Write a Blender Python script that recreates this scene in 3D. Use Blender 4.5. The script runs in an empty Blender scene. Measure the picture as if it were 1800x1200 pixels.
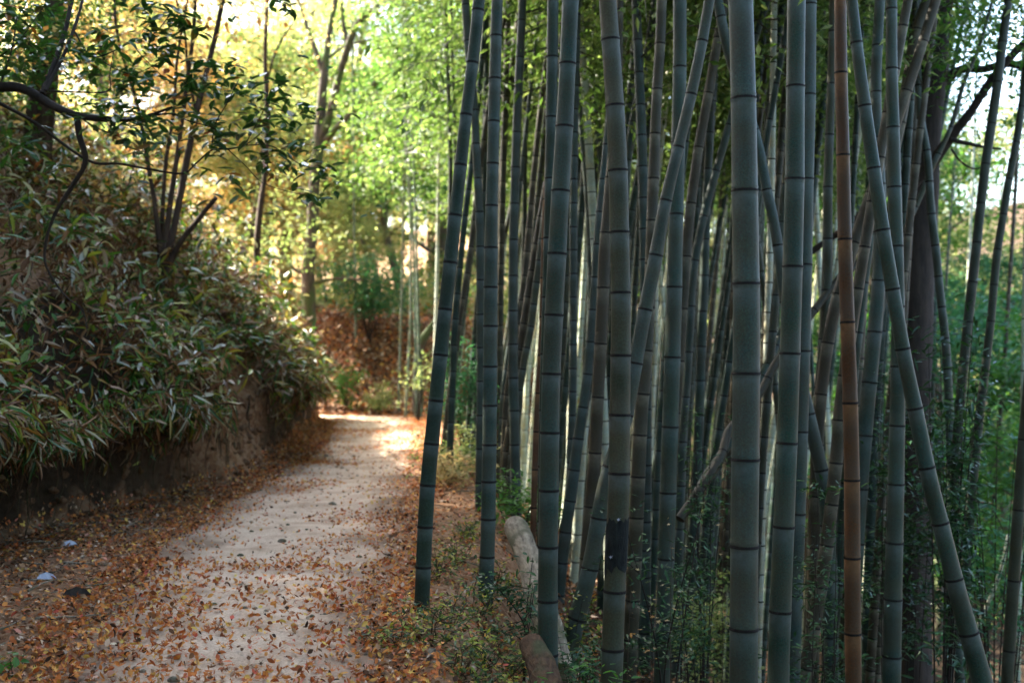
import bpy, math, random
import numpy as np
from mathutils import Vector
random.seed(7); R = np.random.RandomState(11)
sc = bpy.context.scene; COL = sc.collection
F = 2000.0; CX, CY = 900.0, 600.0; EYE = 1.55

def at(px, py, Y):
    return np.array([(px-CX)/F*Y, Y, EYE-(py-CY)/F*Y])

# ------------------------------------------------------------------ noise
def _h(ix, iy, s):
    n = (ix*374761393 + iy*668265263 + s*974711) & 0x7fffffff
    n = ((n ^ (n >> 13))*1274126177) & 0x7fffffff
    return ((n ^ (n >> 16)) & 0xffff)/65535.0
def vnoise(x, y, s=0):
    x = np.asarray(x, float); y = np.asarray(y, float)
    ix = np.floor(x).astype(np.int64); iy = np.floor(y).astype(np.int64)
    fx = x-ix; fy = y-iy; fx = fx*fx*(3-2*fx); fy = fy*fy*(3-2*fy)
    a = _h(ix, iy, s); b = _h(ix+1, iy, s); c = _h(ix, iy+1, s); d = _h(ix+1, iy+1, s)
    return (a*(1-fx)+b*fx)*(1-fy)+(c*(1-fx)+d*fx)*fy
def fbm(x, y, s=0, o=3):
    t = 0; a = 1; tot = 0
    for i in range(o):
        t = t+a*(vnoise(np.asarray(x)*2**i, np.asarray(y)*2**i, s+i)-.5); tot += a; a *= .5
    return t/tot*2
def sstep(a, b, x):
    t = np.clip((np.asarray(x, float)-a)/(b-a), 0, 1); return t*t*(3-2*t)

# ------------------------------------------------------------------ terrain shape
def foot(Y):   # foot line of the left bank
    return np.interp(Y, [-20, 3, 6, 8.6, 10.2, 12.2, 14, 18, 22, 26], [-4.0, -3.95, -3.95, -3.8, -3.5, -2.85, -2.95, -3.3, -3.75, -4.6]) + .12*fbm(np.asarray(Y)*.9, np.asarray(Y)*0, 5)
def drop(Y):   # edge where the ground falls to the grove
    return np.interp(Y, [-20, 3, 5, 7, 8.5, 11.5, 15, 20, 24, 30, 60], [-.2, -.4, -.36, -.42, -.2, -.3, -.75, -1.15, -1.6, -1.2, -1])
def path_l(Y):
    return np.interp(Y, [-20, 3, 5, 8.6, 12, 16, 20, 22, 24.5], [-1.8, -1.85, -1.95, -2.65, -2.75, -2.75, -3.15, -3.6, -5.5]) + .12*fbm(np.asarray(Y)*1.3, np.asarray(Y)*0+3, 8)
def path_r(Y):
    return np.interp(Y, [-20, 3, 5, 8.6, 12, 16, 20, 24.5], [-.3, -.45, -.62, -.9, -1.0, -1.3, -1.65, -2.1]) + .1*fbm(np.asarray(Y)*1.3, np.asarray(Y)*0+9, 9)

def bx(s, Y):   # outward lean of the bank face above its undercut foot
    Y = np.asarray(Y, float); k = 1-np.exp(-((Y-12.7)/1.2)**2)
    return ((.5+.22*fbm(Y*.8, Y*0+2, 71))*k*sstep(.13, .36, s)+.22*fbm(Y*3.2, s*7, 73, 4)*sstep(.0, .12, s))*(1-sstep(.4, 2.0, s))*(1-.75*sstep(13.5, 17, Y))*(1-sstep(21, 23, Y))
def gz(X, Y, fine=True):
    X = np.asarray(X, float); Y = np.asarray(Y, float)
    s = foot(Y)-X
    wob = .35*fbm(X*.5, Y*.5, 21)
    prof = np.interp(s, [0, .12, .35, 1.2, 2.5, 5, 12, 40, 90], [0, .25, .95, 2.15, 3.35, 5.0, 8.5, 16, 20])
    bank = (prof + wob*np.clip(s, 0, 2))*(1-sstep(22.2, 24.6, Y+.3*fbm(X, Y, 3)))
    emb = sstep(24.4, 28.2, Y+.5*fbm(X*.7, Y*.7, 4))*(2.15+.35*fbm(X*.45, Y*.3, 6)) + np.clip(Y-29, 0, 60)*.05
    z = np.maximum(bank, emb)
    t = X-drop(Y)
    d = np.interp(t, [0, .2, .5, 1.2, 3, 7, 14, 60], [0, .12, .5, 1.25, 2.6, 4.3, 5.3, 5.3])
    z = z-d*(1-sstep(45, 80, Y)*.5)
    z = z + .05*fbm(X*.8, Y*.8, 1) + np.where(s > .1, .12, .0)*fbm(X*2.2, Y*2.2, 12)
    if fine:
        z = z+.018*fbm(X*4, Y*4, 2)
    z = z + .1*np.exp(-((X-(path_l(Y)-.7))/.5)**2)*(s < 0)*.5
    return z

# ------------------------------------------------------------------ mesh tools
def raw_mesh(name, V, loops, totals, smooth=True, mats=(), midx=None, attrs=None):
    me = bpy.data.meshes.new(name)
    V = np.asarray(V, np.float32); loops = np.asarray(loops, np.int32).ravel(); totals = np.asarray(totals, np.int32)
    me.vertices.add(len(V)); me.vertices.foreach_set('co', V.ravel())
    me.loops.add(len(loops)); me.loops.foreach_set('vertex_index', loops)
    me.polygons.add(len(totals))
    st = np.concatenate([[0], np.cumsum(totals)[:-1]]).astype(np.int32)
    me.polygons.foreach_set('loop_start', st)
    if midx is not None: me.polygons.foreach_set('material_index', np.asarray(midx, np.int32))
    me.polygons.foreach_set('use_smooth', np.full(len(totals), smooth, bool))
    for m in mats: me.materials.append(m)
    if attrs:
        for k, a in attrs.items():
            at_ = me.attributes.new(k, 'FLOAT', 'POINT'); at_.data.foreach_set('value', np.asarray(a, np.float32))
    me.update(calc_edges=True); me.validate()
    return me
def link(name, me, parent=None, loc=(0, 0, 0)):
    o = bpy.data.objects.new(name, me); COL.objects.link(o)
    if parent is not None: o.parent = parent
    o.location = loc
    return o
def tag(o, label=None, cat=None, group=None, kind=None):
    if label: o['label'] = label
    if cat: o['category'] = cat
    if group: o['group'] = group
    if kind: o['kind'] = kind
    return o
def empty(name, loc=(0, 0, 0)):
    o = bpy.data.objects.new(name, None); COL.objects.link(o); o.location = [float(v) for v in loc]; return o

class MB:
    def __init__(s): s.V = []; s.L = []; s.T = []; s.M = []; s.n = 0; s.A = []
    def add(s, V, faces, m=0, a=None):
        V = np.asarray(V, float).reshape(-1, 3); faces = np.asarray(faces, np.int64)
        s.V.append(V); s.L.append((faces+s.n).ravel()); s.T.append(np.full(len(faces), faces.shape[1]))
        s.M.append(np.full(len(faces), m) if np.isscalar(m) else np.asarray(m))
        s.A.append(np.zeros(len(V)) if a is None else np.asarray(a)); s.n += len(V)
    def build(s, name, mats, parent=None, loc=(0, 0, 0), smooth=True):
        loc = np.asarray(loc, float)
        me = raw_mesh(name, np.concatenate(s.V), np.concatenate(s.L), np.concatenate(s.T), smooth, mats, np.concatenate(s.M), {'band': np.concatenate(s.A)})
        return link(name, me, parent)

def tube(mb, P, rad, n=10, m=0, jit=0, cap=True, a=None, seed=0):
    """a tapered tube along the points P; material / attribute per ring allowed"""
    P = np.asarray(P, float); k = len(P); rad = np.broadcast_to(np.asarray(rad, float), (k,))
    T = np.gradient(P, axis=0); T /= np.linalg.norm(T, axis=1)[:, None]+1e-9
    up = np.array([1, 0, 0]) if abs(T[0][0]) < .8 else np.array([0, 1, 0])
    U = np.zeros_like(P); u = up-T[0]*(up@T[0]); u /= np.linalg.norm(u); U[0] = u
    for i in range(1, k):
        u = u-T[i]*(u@T[i]); u /= np.linalg.norm(u)+1e-9; U[i] = u
    W = np.cross(T, U); th = np.arange(n)/n*2*math.pi
    rr = rad[:, None]*np.ones((k, n))
    if jit: rr = rr*(1+jit*(2*vnoise(np.arange(k)[:, None]*.37+seed, th[None]*1.3+seed, 31+seed)-1))
    V = P[:, None]+rr[:, :, None]*(np.cos(th)[None, :, None]*U[:, None]+np.sin(th)[None, :, None]*W[:, None])
    i = np.arange(k-1)[:, None]*n; j = np.arange(n)[None]; j2 = (j+1) % n
    fc = np.stack([i+j, i+j2, i+n+j2, i+n+j], -1).reshape(-1, 4)
    mm = m if np.isscalar(m) else np.repeat(np.asarray(m)[:k-1], n)
    mb.add(V.reshape(-1, 3), fc, mm, None if a is None else np.repeat(a, n))
    if cap:
        for r0, c in ((0, P[0]), (k-1, P[-1])):
            idx = np.arange(n); VV = np.vstack([V[r0], c[None]])
            tri = np.stack([idx, (idx+1) % n, np.full(n, n)], -1)
            if r0 == 0: tri = tri[:, ::-1]
            mb.add(VV, tri, 0 if not np.isscalar(m) else m)

def smooth_path(pts, n):
    """Catmull-Rom resample"""
    P = np.asarray(pts, float); k = len(P)
    if k < 3:
        t = np.linspace(0, 1, n)[:, None]; return P[0]*(1-t)+P[-1]*t
    Q = np.vstack([2*P[0]-P[1], P, 2*P[-1]-P[-2]]); u = np.linspace(0, k-1, n); i = np.minimum(u.astype(int), k-2); f = (u-i)[:, None]
    a, b, c, d = Q[i], Q[i+1], Q[i+2], Q[i+3]
    return .5*((2*b)+(-a+c)*f+(2*a-5*b+4*c-d)*f**2+(-a+3*b-3*c+d)*f**3)

# leaf templates: columns = along, side, up
def T_simple():
    return np.array([[0, 0, 0], [.4, .5, .06], [1, 0, -.05], [.4, -.5, .06]]), np.array([[0, 2, 1], [0, 3, 2]])[:, :3]
def T_blade(droop=.15):
    return (np.array([[0, 0, 0], [.18, .42, .03], [.5, .5, .0], [.82, .26, -droop*.5], [1, 0, -droop], [.82, -.26, -droop*.5], [.5, -.5, .0], [.18, -.42, .03], [.5, 0, -.06]]),
            np.array([[0, 8, 2, 1], [8, 4, 3, 2], [0, 7, 6, 8], [8, 6, 5, 4]]))
def T_oval():
    return (np.array([[0, 0, 0], [.25, .36, .05], [.6, .5, .04], [.87, .22, 0], [1, 0, -.08], [.87, -.22, 0], [.6, -.5, .04], [.25, -.36, .05], [.5, 0, -.03]]),
            np.array([[0, 8, 2, 1], [8, 4, 3, 2], [0, 7, 6, 8], [8, 6, 5, 4]]))
def T_maple():
    ang = np.radians([-180, -140, -105, -80, -55, -28, 0, 28, 55, 80, 105, 140]); r = [.12, .42, .2, .8, .26, .3, 1, .3, .26, .8, .2, .42]
    r[5] = .28; r[7] = .28; r[4] = .9; r[8] = .9; r[3] = .28; r[9] = .28; r[2] = .7; r[10] = .7; r[1] = .2; r[11] = .2
    V = [[.45+.55*a*math.cos(t), .5*a*math.sin(t)*1.1, .10*a*a] for a, t in zip(r, ang)]; V.append([.45, 0, 0]); n = 12
    return np.array(V), np.array([[n, i, (i+1) % n] for i in range(n)])

def scatter(mb, tmpl, P, D, N, L, W, m=0, curl=None):
    tv, tf = tmpl; P = np.asarray(P, float); n = len(P)
    if n == 0: return
    D = D/(np.linalg.norm(D, axis=1)[:, None]+1e-9); S = np.cross(N, D); S /= np.linalg.norm(S, axis=1)[:, None]+1e-9; U = np.cross(D, S)
    L = np.broadcast_to(L, (n,)); W = np.broadcast_to(W, (n,)); c = np.ones(n) if curl is None else curl
    V = P[:, None]+tv[None, :, 0:1]*(L[:, None]*D)[:, None]+tv[None, :, 1:2]*(W[:, None]*S)[:, None]+tv[None, :, 2:3]*((L*c)[:, None]*U)[:, None]
    k = len(tv); fc = (tf[None]+(np.arange(n)*k)[:, None, None]).reshape(-1, tf.shape[1])
    mb.add(V.reshape(-1, 3), fc, m if np.isscalar(m) else np.repeat(m, len(tf)))
def rdir(n, zmin=-1, zmax=1):
    z = R.uniform(zmin, zmax, n); a = R.uniform(0, 2*math.pi, n); r = np.sqrt(np.maximum(0, 1-z*z))
    return np.stack([r*np.cos(a), r*np.sin(a), z], -1)

# ------------------------------------------------------------------ materials
def newmat(name):
    m = bpy.data.materials.new(name); m.use_nodes = True; nt = m.node_tree; nt.nodes.clear()
    return m, nt, nt.nodes.new('ShaderNodeOutputMaterial')
def nd(nt, t, **kw):
    n = nt.nodes.new(t)
    for k, v in kw.items():
        if k in n.inputs: n.inputs[k].default_value = v
        else: setattr(n, k, v)
    return n
def ramp(nt, stops, interp='LINEAR'):
    n = nt.nodes.new('ShaderNodeValToRGB'); cr = n.color_ramp; cr.interpolation = interp
    while len(cr.elements) < len(stops): cr.elements.new(.5)
    for e, (p, c) in zip(cr.elements, stops): e.position = p; e.color = (*c, 1)
    return n
def leafmat(name, stops, trans=.45, rough=.45, spec=.4, tint=(1.25, 1.25, .7), patch=0.0):
    m, nt, out = newmat(name); g = nd(nt, 'ShaderNodeNewGeometry'); r = ramp(nt, stops)
    L = nt.links
    if patch:
        tc = nd(nt, 'ShaderNodeNewGeometry'); nz = nd(nt, 'ShaderNodeTexNoise', Scale=patch); L.new(tc.outputs['Position'], nz.inputs['Vector'])
        mp = nd(nt, 'ShaderNodeMapRange'); mp.inputs['From Min'].default_value = .35; mp.inputs['From Max'].default_value = .65; L.new(nz.outputs['Fac'], mp.inputs['Value'])
        mx = nd(nt, 'ShaderNodeMath', operation='MULTIPLY_ADD'); mx.inputs[1].default_value = .55
        L.new(g.outputs['Random Per Island'], mx.inputs[0]); ml = nd(nt, 'ShaderNodeMath', operation='MULTIPLY'); ml.inputs[1].default_value = .45
        L.new(mp.outputs[0], ml.inputs[0]); L.new(ml.outputs[0], mx.inputs[2]); L.new(mx.outputs[0], r.inputs[0])
    else: L.new(g.outputs['Random Per Island'], r.inputs[0])
    b = nd(nt, 'ShaderNodeBsdfPrincipled', Roughness=rough); b.inputs['Specular IOR Level'].default_value = spec; L.new(r.outputs[0], b.inputs['Base Color'])
    t = nd(nt, 'ShaderNodeBsdfTranslucent'); mc = nd(nt, 'ShaderNodeMix', data_type='RGBA', blend_type='MULTIPLY'); mc.inputs[0].default_value = 1
    L.new(r.outputs[0], mc.inputs[6]); mc.inputs[7].default_value = (*tint, 1); L.new(mc.outputs[2], t.inputs[0])
    mi = nd(nt, 'ShaderNodeMixShader'); mi.inputs[0].default_value = trans; L.new(b.outputs[0], mi.inputs[1]); L.new(t.outputs[0], mi.inputs[2]); L.new(mi.outputs[0], out.inputs[0])
    return m
def barkmat(name, c1, c2, scale=6, moss=None, rough=.85, bump=.5, squash=(1, 1, .3)):
    m, nt, out = newmat(name); L = nt.links; g = nd(nt, 'ShaderNodeNewGeometry'); mp = nd(nt, 'ShaderNodeMapping'); mp.inputs['Scale'].default_value = squash
    L.new(g.outputs['Position'], mp.inputs[0]); n1 = nd(nt, 'ShaderNodeTexNoise', Scale=scale*3, Detail=8, Roughness=.65); L.new(mp.outputs[0], n1.inputs['Vector'])
    r = ramp(nt, [(.3, c1), (.7, c2)]); L.new(n1.outputs['Fac'], r.inputs[0]); col = r.outputs[0]
    if moss:
        n2 = nd(nt, 'ShaderNodeTexNoise', Scale=scale*.7, Detail=5); L.new(g.outputs['Position'], n2.inputs['Vector'])
        r2 = ramp(nt, [(.48, (0, 0, 0)), (.6, (1, 1, 1))]); L.new(n2.outputs['Fac'], r2.inputs[0])
        mx = nd(nt, 'ShaderNodeMix', data_type='RGBA'); L.new(r2.outputs[0], mx.inputs[0]); L.new(col, mx.inputs[6]); mx.inputs[7].default_value = (*moss, 1); col = mx.outputs[2]
    b = nd(nt, 'ShaderNodeBsdfPrincipled', Roughness=rough); b.inputs['Specular IOR Level'].default_value = .2; L.new(col, b.inputs['Base Color'])
    bp = nd(nt, 'ShaderNodeBump', Strength=bump, Distance=.03); L.new(n1.outputs['Fac'], bp.inputs['Height']); L.new(bp.outputs[0], b.inputs['Normal']); L.new(b.outputs[0], out.inputs[0])
    return m
def culmmat(name, cA, cB, cC, speck=.5, band=(.105, .13, .125), rough=.5):
    """bamboo skin: hue differs per culm and internode, waxy pale band under each node, brown speckle, vertical streaks"""
    m, nt, out = newmat(name); L = nt.links; g = nd(nt, 'ShaderNodeNewGeometry'); oi = nd(nt, 'ShaderNodeObjectInfo')
    r = ramp(nt, [(0, cA), (.5, cB), (1, cC)]); L.new(oi.outputs['Random'], r.inputs[0])
    big = nd(nt, 'ShaderNodeTexNoise', Scale=2.5, Detail=4); L.new(g.outputs['Position'], big.inputs['Vector'])
    vr = ramp(nt, [(.3, (.75, .72, .66)), (.7, (1.2, 1.2, 1.2))]); L.new(big.outputs['Fac'], vr.inputs[0])
    m1 = nd(nt, 'ShaderNodeMix', data_type='RGBA', blend_type='MULTIPLY'); m1.inputs[0].default_value = 1; L.new(r.outputs[0], m1.inputs[6]); L.new(vr.outputs[0], m1.inputs[7])
    mp = nd(nt, 'ShaderNodeMapping'); mp.inputs['Scale'].default_value = (1, 1, .06); L.new(g.outputs['Position'], mp.inputs[0])
    pz = nd(nt, 'ShaderNodeTexNoise', Scale=7, Detail=6, Roughness=.7); L.new(g.outputs['Position'], pz.inputs['Vector']); pr = ramp(nt, [(.45, (0, 0, 0)), (.62, (.75, .75, .75))]); L.new(pz.outputs['Fac'], pr.inputs[0])
    pm = nd(nt, 'ShaderNodeMix', data_type='RGBA', blend_type='MULTIPLY'); L.new(pr.outputs[0], pm.inputs[0]); L.new(m1.outputs[2], pm.inputs[6]); pm.inputs[7].default_value = (1.25, .98, .72, 1); m1 = pm
    st = nd(nt, 'ShaderNodeTexNoise', Scale=90, Detail=3); L.new(mp.outputs[0], st.inputs['Vector'])
    sr = ramp(nt, [(.35, (.93, .93, .92)), (.65, (1.05, 1.05, 1.06))]); L.new(st.outputs['Fac'], sr.inputs[0])
    m2 = nd(nt, 'ShaderNodeMix', data_type='RGBA', blend_type='MULTIPLY'); m2.inputs[0].default_value = 1; L.new(m1.outputs[2], m2.inputs[6]); L.new(sr.outputs[0], m2.inputs[7])
    gn = nd(nt, 'ShaderNodeTexNoise', Scale=110, Detail=4, Roughness=.8); L.new(g.outputs['Position'], gn.inputs['Vector']); gr_ = ramp(nt, [(.36, (.68, .66, .62)), (.5, (1, 1, 1)), (.64, (1.38, 1.42, 1.45))]); L.new(gn.outputs['Fac'], gr_.inputs[0])
    m2b = nd(nt, 'ShaderNodeMix', data_type='RGBA', blend_type='MULTIPLY'); m2b.inputs[0].default_value = 1; L.new(m2.outputs[2], m2b.inputs[6]); L.new(gr_.outputs[0], m2b.inputs[7]); m2 = m2b
    sp = nd(nt, 'ShaderNodeTexNoise', Scale=160, Detail=3, Roughness=.75); L.new(g.outputs['Position'], sp.inputs['Vector'])
    sg = nd(nt, 'ShaderNodeTexNoise', Scale=5, Detail=3); L.new(g.outputs['Position'], sg.inputs['Vector'])
    sa = nd(nt, 'ShaderNodeMath', operation='MULTIPLY_ADD'); L.new(sg.outputs['Fac'], sa.inputs[0]); sa.inputs[1].default_value = .5; L.new(sp.outputs['Fac'], sa.inputs[2])
    s2 = ramp(nt, [(.62, (0, 0, 0)), (.8, (speck, speck, speck))]); L.new(sa.outputs[0], s2.inputs[0])
    m3 = nd(nt, 'ShaderNodeMix', data_type='RGBA'); L.new(s2.outputs[0], m3.inputs[0]); L.new(m2.outputs[2], m3.inputs[6]); m3.inputs[7].default_value = (.06, .042, .028, 1)
    at_ = nd(nt, 'ShaderNodeAttribute', attribute_name='band'); mb_ = nd(nt, 'ShaderNodeMath', operation='MULTIPLY'); L.new(at_.outputs['Fac'], mb_.inputs[0])
    pn = nd(nt, 'ShaderNodeTexNoise', Scale=30, Detail=3); L.new(g.outputs['Position'], pn.inputs['Vector']); L.new(pn.outputs['Fac'], mb_.inputs[1])
    m4 = nd(nt, 'ShaderNodeMix', data_type='RGBA'); L.new(mb_.outputs[0], m4.inputs[0]); L.new(m3.outputs[2], m4.inputs[6]); m4.inputs[7].default_value = (*band, 1)
    b = nd(nt, 'ShaderNodeBsdfPrincipled', Roughness=rough); b.inputs['Specular IOR Level'].default_value = .16; L.new(m4.outputs[2], b.inputs['Base Color'])
    bp = nd(nt, 'ShaderNodeBump', Strength=.12, Distance=.004); L.new(st.outputs['Fac'], bp.inputs['Height']); L.new(bp.outputs[0], b.inputs['Normal']); L.new(b.outputs[0], out.inputs[0])
    return m

M_culm = culmmat('bamboo_skin', (.015, .046, .037), (.027, .056, .053), (.041, .053, .033))
M_culmbrown = culmmat('dead_bamboo_skin', (.085, .032, .011), (.08, .036, .013), (.085, .042, .018), speck=.8, band=(.25, .13, .06))
M_culmtan = culmmat('old_bamboo_skin', (.032, .034, .023), (.04, .039, .027), (.03, .037, .025), speck=.5, band=(.2, .18, .13))
M_culmgreen = culmmat('young_bamboo_skin', (.012, .03, .023), (.015, .032, .025), (.018, .035, .025), speck=.15)
M_culmsunpale = culmmat('sun_pale_bamboo_skin', (.3, .37, .3), (.36, .41, .33), (.4, .42, .34), speck=.1, band=(.5, .52, .45))  # sunlight on the far stems painted into the pale skin colour
M_culmpole = culmmat('clump_bamboo_skin', (.10, .15, .11), (.12, .16, .12), (.14, .17, .12), speck=.1, band=(.3, .32, .28))
M_culmdarksil = culmmat('dark_silhouette_bamboo_skin', (.018, .032, .024), (.02, .032, .022), (.024, .032, .02), speck=.3, band=(.07, .08, .065))  # backlit silhouette darkness painted into the skin colour
M_node = barkmat('bamboo_node', (.004, .003, .003), (.014, .009, .007), 30)
M_bambooleaf = leafmat('bamboo_leaf', [(0, (.045, .085, .02)), (.4, (.085, .15, .035)), (.75, (.15, .22, .065)), (1, (.26, .30, .12))], .5, .5, .3, (1.15, 1.2, .75))
M_sasa = leafmat('dwarf_bamboo_leaf', [(0, (.014, .05, .008)), (.3, (.04, .11, .016)), (.46, (.09, .19, .03)), (.56, (.26, .28, .04)), (.66, (.28, .14, .04)), (.76, (.14, .06, .022)), (.86, (.4, .33, .22)), (1, (.55, .56, .52))],   .35, .33, .45, (1.2, 1.2, .6))  # whitest stop paints sky glints into the leaf colour
M_sasadead = leafmat('dry_dwarf_bamboo_leaf', [(0, (.05, .026, .014)), (.4, (.12, .05, .018)), (.7, (.22, .10, .035)), (.9, (.32, .2, .12)), (1, (.45, .36, .27))], .2, .7, .2, (1.1, 1, .8))
M_branchleaf = leafmat('evergreen_leaf', [(0, (.012, .04, .008)), (.6, (.022, .065, .012)), (.93, (.04, .10, .018)), (1, (.25, .05, .01))], .25, .28, .6, (1.3, 1.5, .5))
M_autumn = leafmat('autumn_leaf', [(0, (.32, .27, .12)), (.3, (.46, .42, .2)), (.55, (.5, .32, .15)), (.75, (.28, .34, .16)), (1, (.55, .52, .34))], .5, .6, .2, (1.1, 1.05, .8), .22)
M_autumn_o = leafmat('orange_leaf', [(0, (.42, .2, .07)), (.5, (.5, .34, .16)), (1, (.5, .44, .26))], .5, .6, .2, (1.3, 1.1, .6))
M_yg = leafmat('yellow_green_leaf', [(0, (.09, .14, .04)), (.4, (.18, .25, .08)), (.7, (.34, .36, .14)), (1, (.48, .42, .2))], .5, .6, .2, (1.1, 1.1, .8), .2)
M_green = leafmat('broad_green_leaf', [(0, (.025, .08, .015)), (.5, (.05, .14, .025)), (1, (.11, .22, .05))], .45, .5, .3, (1.3, 1.4, .6), .5)
M_teal = leafmat('bluish_green_leaf', [(0, (.02, .075, .035)), (.5, (.04, .13, .06)), (1, (.09, .22, .11))], .45, .5, .3, (1.2, 1.4, .8), .5)
M_darkgreen = leafmat('dark_glossy_leaf', [(0, (.012, .04, .014)), (.6, (.022, .07, .02)), (1, (.05, .11, .03))], .25, .42, .3, (1.2, 1.3, .6))
M_weed = leafmat('weed_leaf', [(0, (.02, .05, .012)), (.45, (.05, .09, .02)), (.7, (.2, .24, .03)), (.9, (.38, .36, .05)), (1, (.4, .15, .03))], .35, .5, .3)
M_litter = leafmat('fallen_leaf', [(0, (.16, .055, .02)), (.2, (.36, .09, .025)), (.5, (.55, .17, .035)), (.7, (.6, .26, .06)), (.82, (.62, .42, .09)), (.9, (.48, .07, .04)), (1, (.65, .5, .33))], .15, .7, .2, (1.1, 1, .8))
M_litterb = leafmat('old_fallen_leaf', [(0, (.03, .016, .01)), (.35, (.09, .04, .018)), (.65, (.22, .09, .035)), (.85, (.36, .2, .10)), (1, (.5, .38, .28))], .1, .8, .15, (1, 1, 1))
M_bark = barkmat('grey_bark', (.04, .032, .025), (.13, .10, .08), 5, (.07, .09, .035))
M_barkd = barkmat('dark_bark', (.012, .009, .007), (.04, .028, .02), 5)
M_barkr = barkmat('red_brown_bark', (.025, .015, .01), (.085, .052, .034), 5)
M_char = barkmat('charred_skin', (.003, .004, .004), (.02, .024, .022), 14)
M_pale = barkmat('pale_dry_leaf', (.3, .3, .34), (.5, .5, .55), 8)
M_log = barkmat('weathered_log', (.07, .05, .033), (.36, .29, .2), 7, (.10, .09, .05), .85, 1.0, (1.6, .22, 1.6))
M_logb = barkmat('brown_log', (.025, .014, .008), (.13, .07, .035), 8, (.05, .05, .02), .9, 1.0, (1.6, .22, 1.6))

#G
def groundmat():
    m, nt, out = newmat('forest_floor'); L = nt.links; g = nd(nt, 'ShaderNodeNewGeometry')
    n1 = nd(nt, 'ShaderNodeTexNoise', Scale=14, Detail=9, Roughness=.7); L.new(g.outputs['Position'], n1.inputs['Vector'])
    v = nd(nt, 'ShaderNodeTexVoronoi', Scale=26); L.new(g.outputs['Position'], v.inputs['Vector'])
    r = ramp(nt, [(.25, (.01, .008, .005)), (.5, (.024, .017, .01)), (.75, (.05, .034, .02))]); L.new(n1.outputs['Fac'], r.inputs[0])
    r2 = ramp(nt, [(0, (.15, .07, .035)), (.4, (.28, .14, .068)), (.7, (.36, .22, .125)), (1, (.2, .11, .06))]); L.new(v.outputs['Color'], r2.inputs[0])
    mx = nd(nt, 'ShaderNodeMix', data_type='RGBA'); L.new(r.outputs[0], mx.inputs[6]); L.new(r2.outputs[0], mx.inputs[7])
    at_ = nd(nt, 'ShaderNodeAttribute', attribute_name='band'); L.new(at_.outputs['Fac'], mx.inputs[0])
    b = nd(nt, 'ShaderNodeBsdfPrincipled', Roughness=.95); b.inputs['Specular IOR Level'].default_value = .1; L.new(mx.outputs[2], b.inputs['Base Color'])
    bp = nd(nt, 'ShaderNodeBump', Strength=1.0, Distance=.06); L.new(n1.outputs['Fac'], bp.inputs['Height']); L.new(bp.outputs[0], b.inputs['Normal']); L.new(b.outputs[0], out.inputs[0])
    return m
def pathmat():
    m, nt, out = newmat('sandy_path'); L = nt.links; g = nd(nt, 'ShaderNodeNewGeometry')
    n1 = nd(nt, 'ShaderNodeTexNoise', Scale=3, Detail=8, Roughness=.65); L.new(g.outputs['Position'], n1.inputs['Vector'])
    n2 = nd(nt, 'ShaderNodeTexNoise', Scale=70, Detail=5, Roughness=.75); L.new(g.outputs['Position'], n2.inputs['Vector'])
    r = ramp(nt, [(.3, (.36, .24, .15)), (.5, (.55, .395, .275)), (.75, (.66, .5, .36))]); L.new(n1.outputs['Fac'], r.inputs[0])
    r2 = ramp(nt, [(.3, (.6, .57, .54)), (.6, (1.1, 1.1, 1.1))]); L.new(n2.outputs['Fac'], r2.inputs[0])
    mx = nd(nt, 'ShaderNodeMix', data_type='RGBA', blend_type='MULTIPLY'); mx.inputs[0].default_value = 1; L.new(r.outputs[0], mx.inputs[6]); L.new(r2.outputs[0], mx.inputs[7])
    at_ = nd(nt, 'ShaderNodeAttribute', attribute_name='band')
    me_ = nd(nt, 'ShaderNodeMix', data_type='RGBA'); L.new(at_.outputs['Fac'], me_.inputs[0]); L.new(mx.outputs[2], me_.inputs[6]); me_.inputs[7].default_value = (.24, .155, .10, 1)
    b = nd(nt, 'ShaderNodeBsdfPrincipled', Roughness=.95); b.inputs['Specular IOR Level'].default_value = .1; L.new(me_.outputs[2], b.inputs['Base Color'])
    bp = nd(nt, 'ShaderNodeBump', Strength=.6, Distance=.012); L.new(n2.outputs['Fac'], bp.inputs['Height']); L.new(bp.outputs[0], b.inputs['Normal']); L.new(b.outputs[0], out.inputs[0])
    return m


M_ground = groundmat(); M_path = pathmat()
# ------------------------------------------------------------------ ground and path
def axis(lo, hi, segs):
    out = []
    for a, b, st in segs: out.append(np.arange(a, b, st))
    return np.concatenate(out+[[hi]])
gx = axis(-160, 160, [(-160, -30, 8), (-30, -8, 1.0), (-8, -5.5, .3), (-5.5, 3, .09), (3, 8, .3), (8, 30, 1.0), (30, 160, 8)])
gy = axis(-30, 320, [(-30, 0, 2), (0, 4, .4), (4, 16, .11), (16, 32, .2), (32, 60, 1), (60, 320, 10)])
GX, GY = np.meshgrid(gx, gy); GZ = gz(GX, GY)
hillfar = 24*sstep(90, 300, GY)+12*sstep(60, 150, np.abs(GX)); GZ = GZ+hillfar
V = np.stack([GX+bx(foot(GY)-GX, GY), GY, GZ], -1).reshape(-1, 3); nx, ny = len(gx), len(gy)
i = (np.arange(ny-1)[:, None]*nx+np.arange(nx-1)[None]).ravel(); fc = np.stack([i, i+1, i+nx+1, i+nx], -1)
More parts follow.
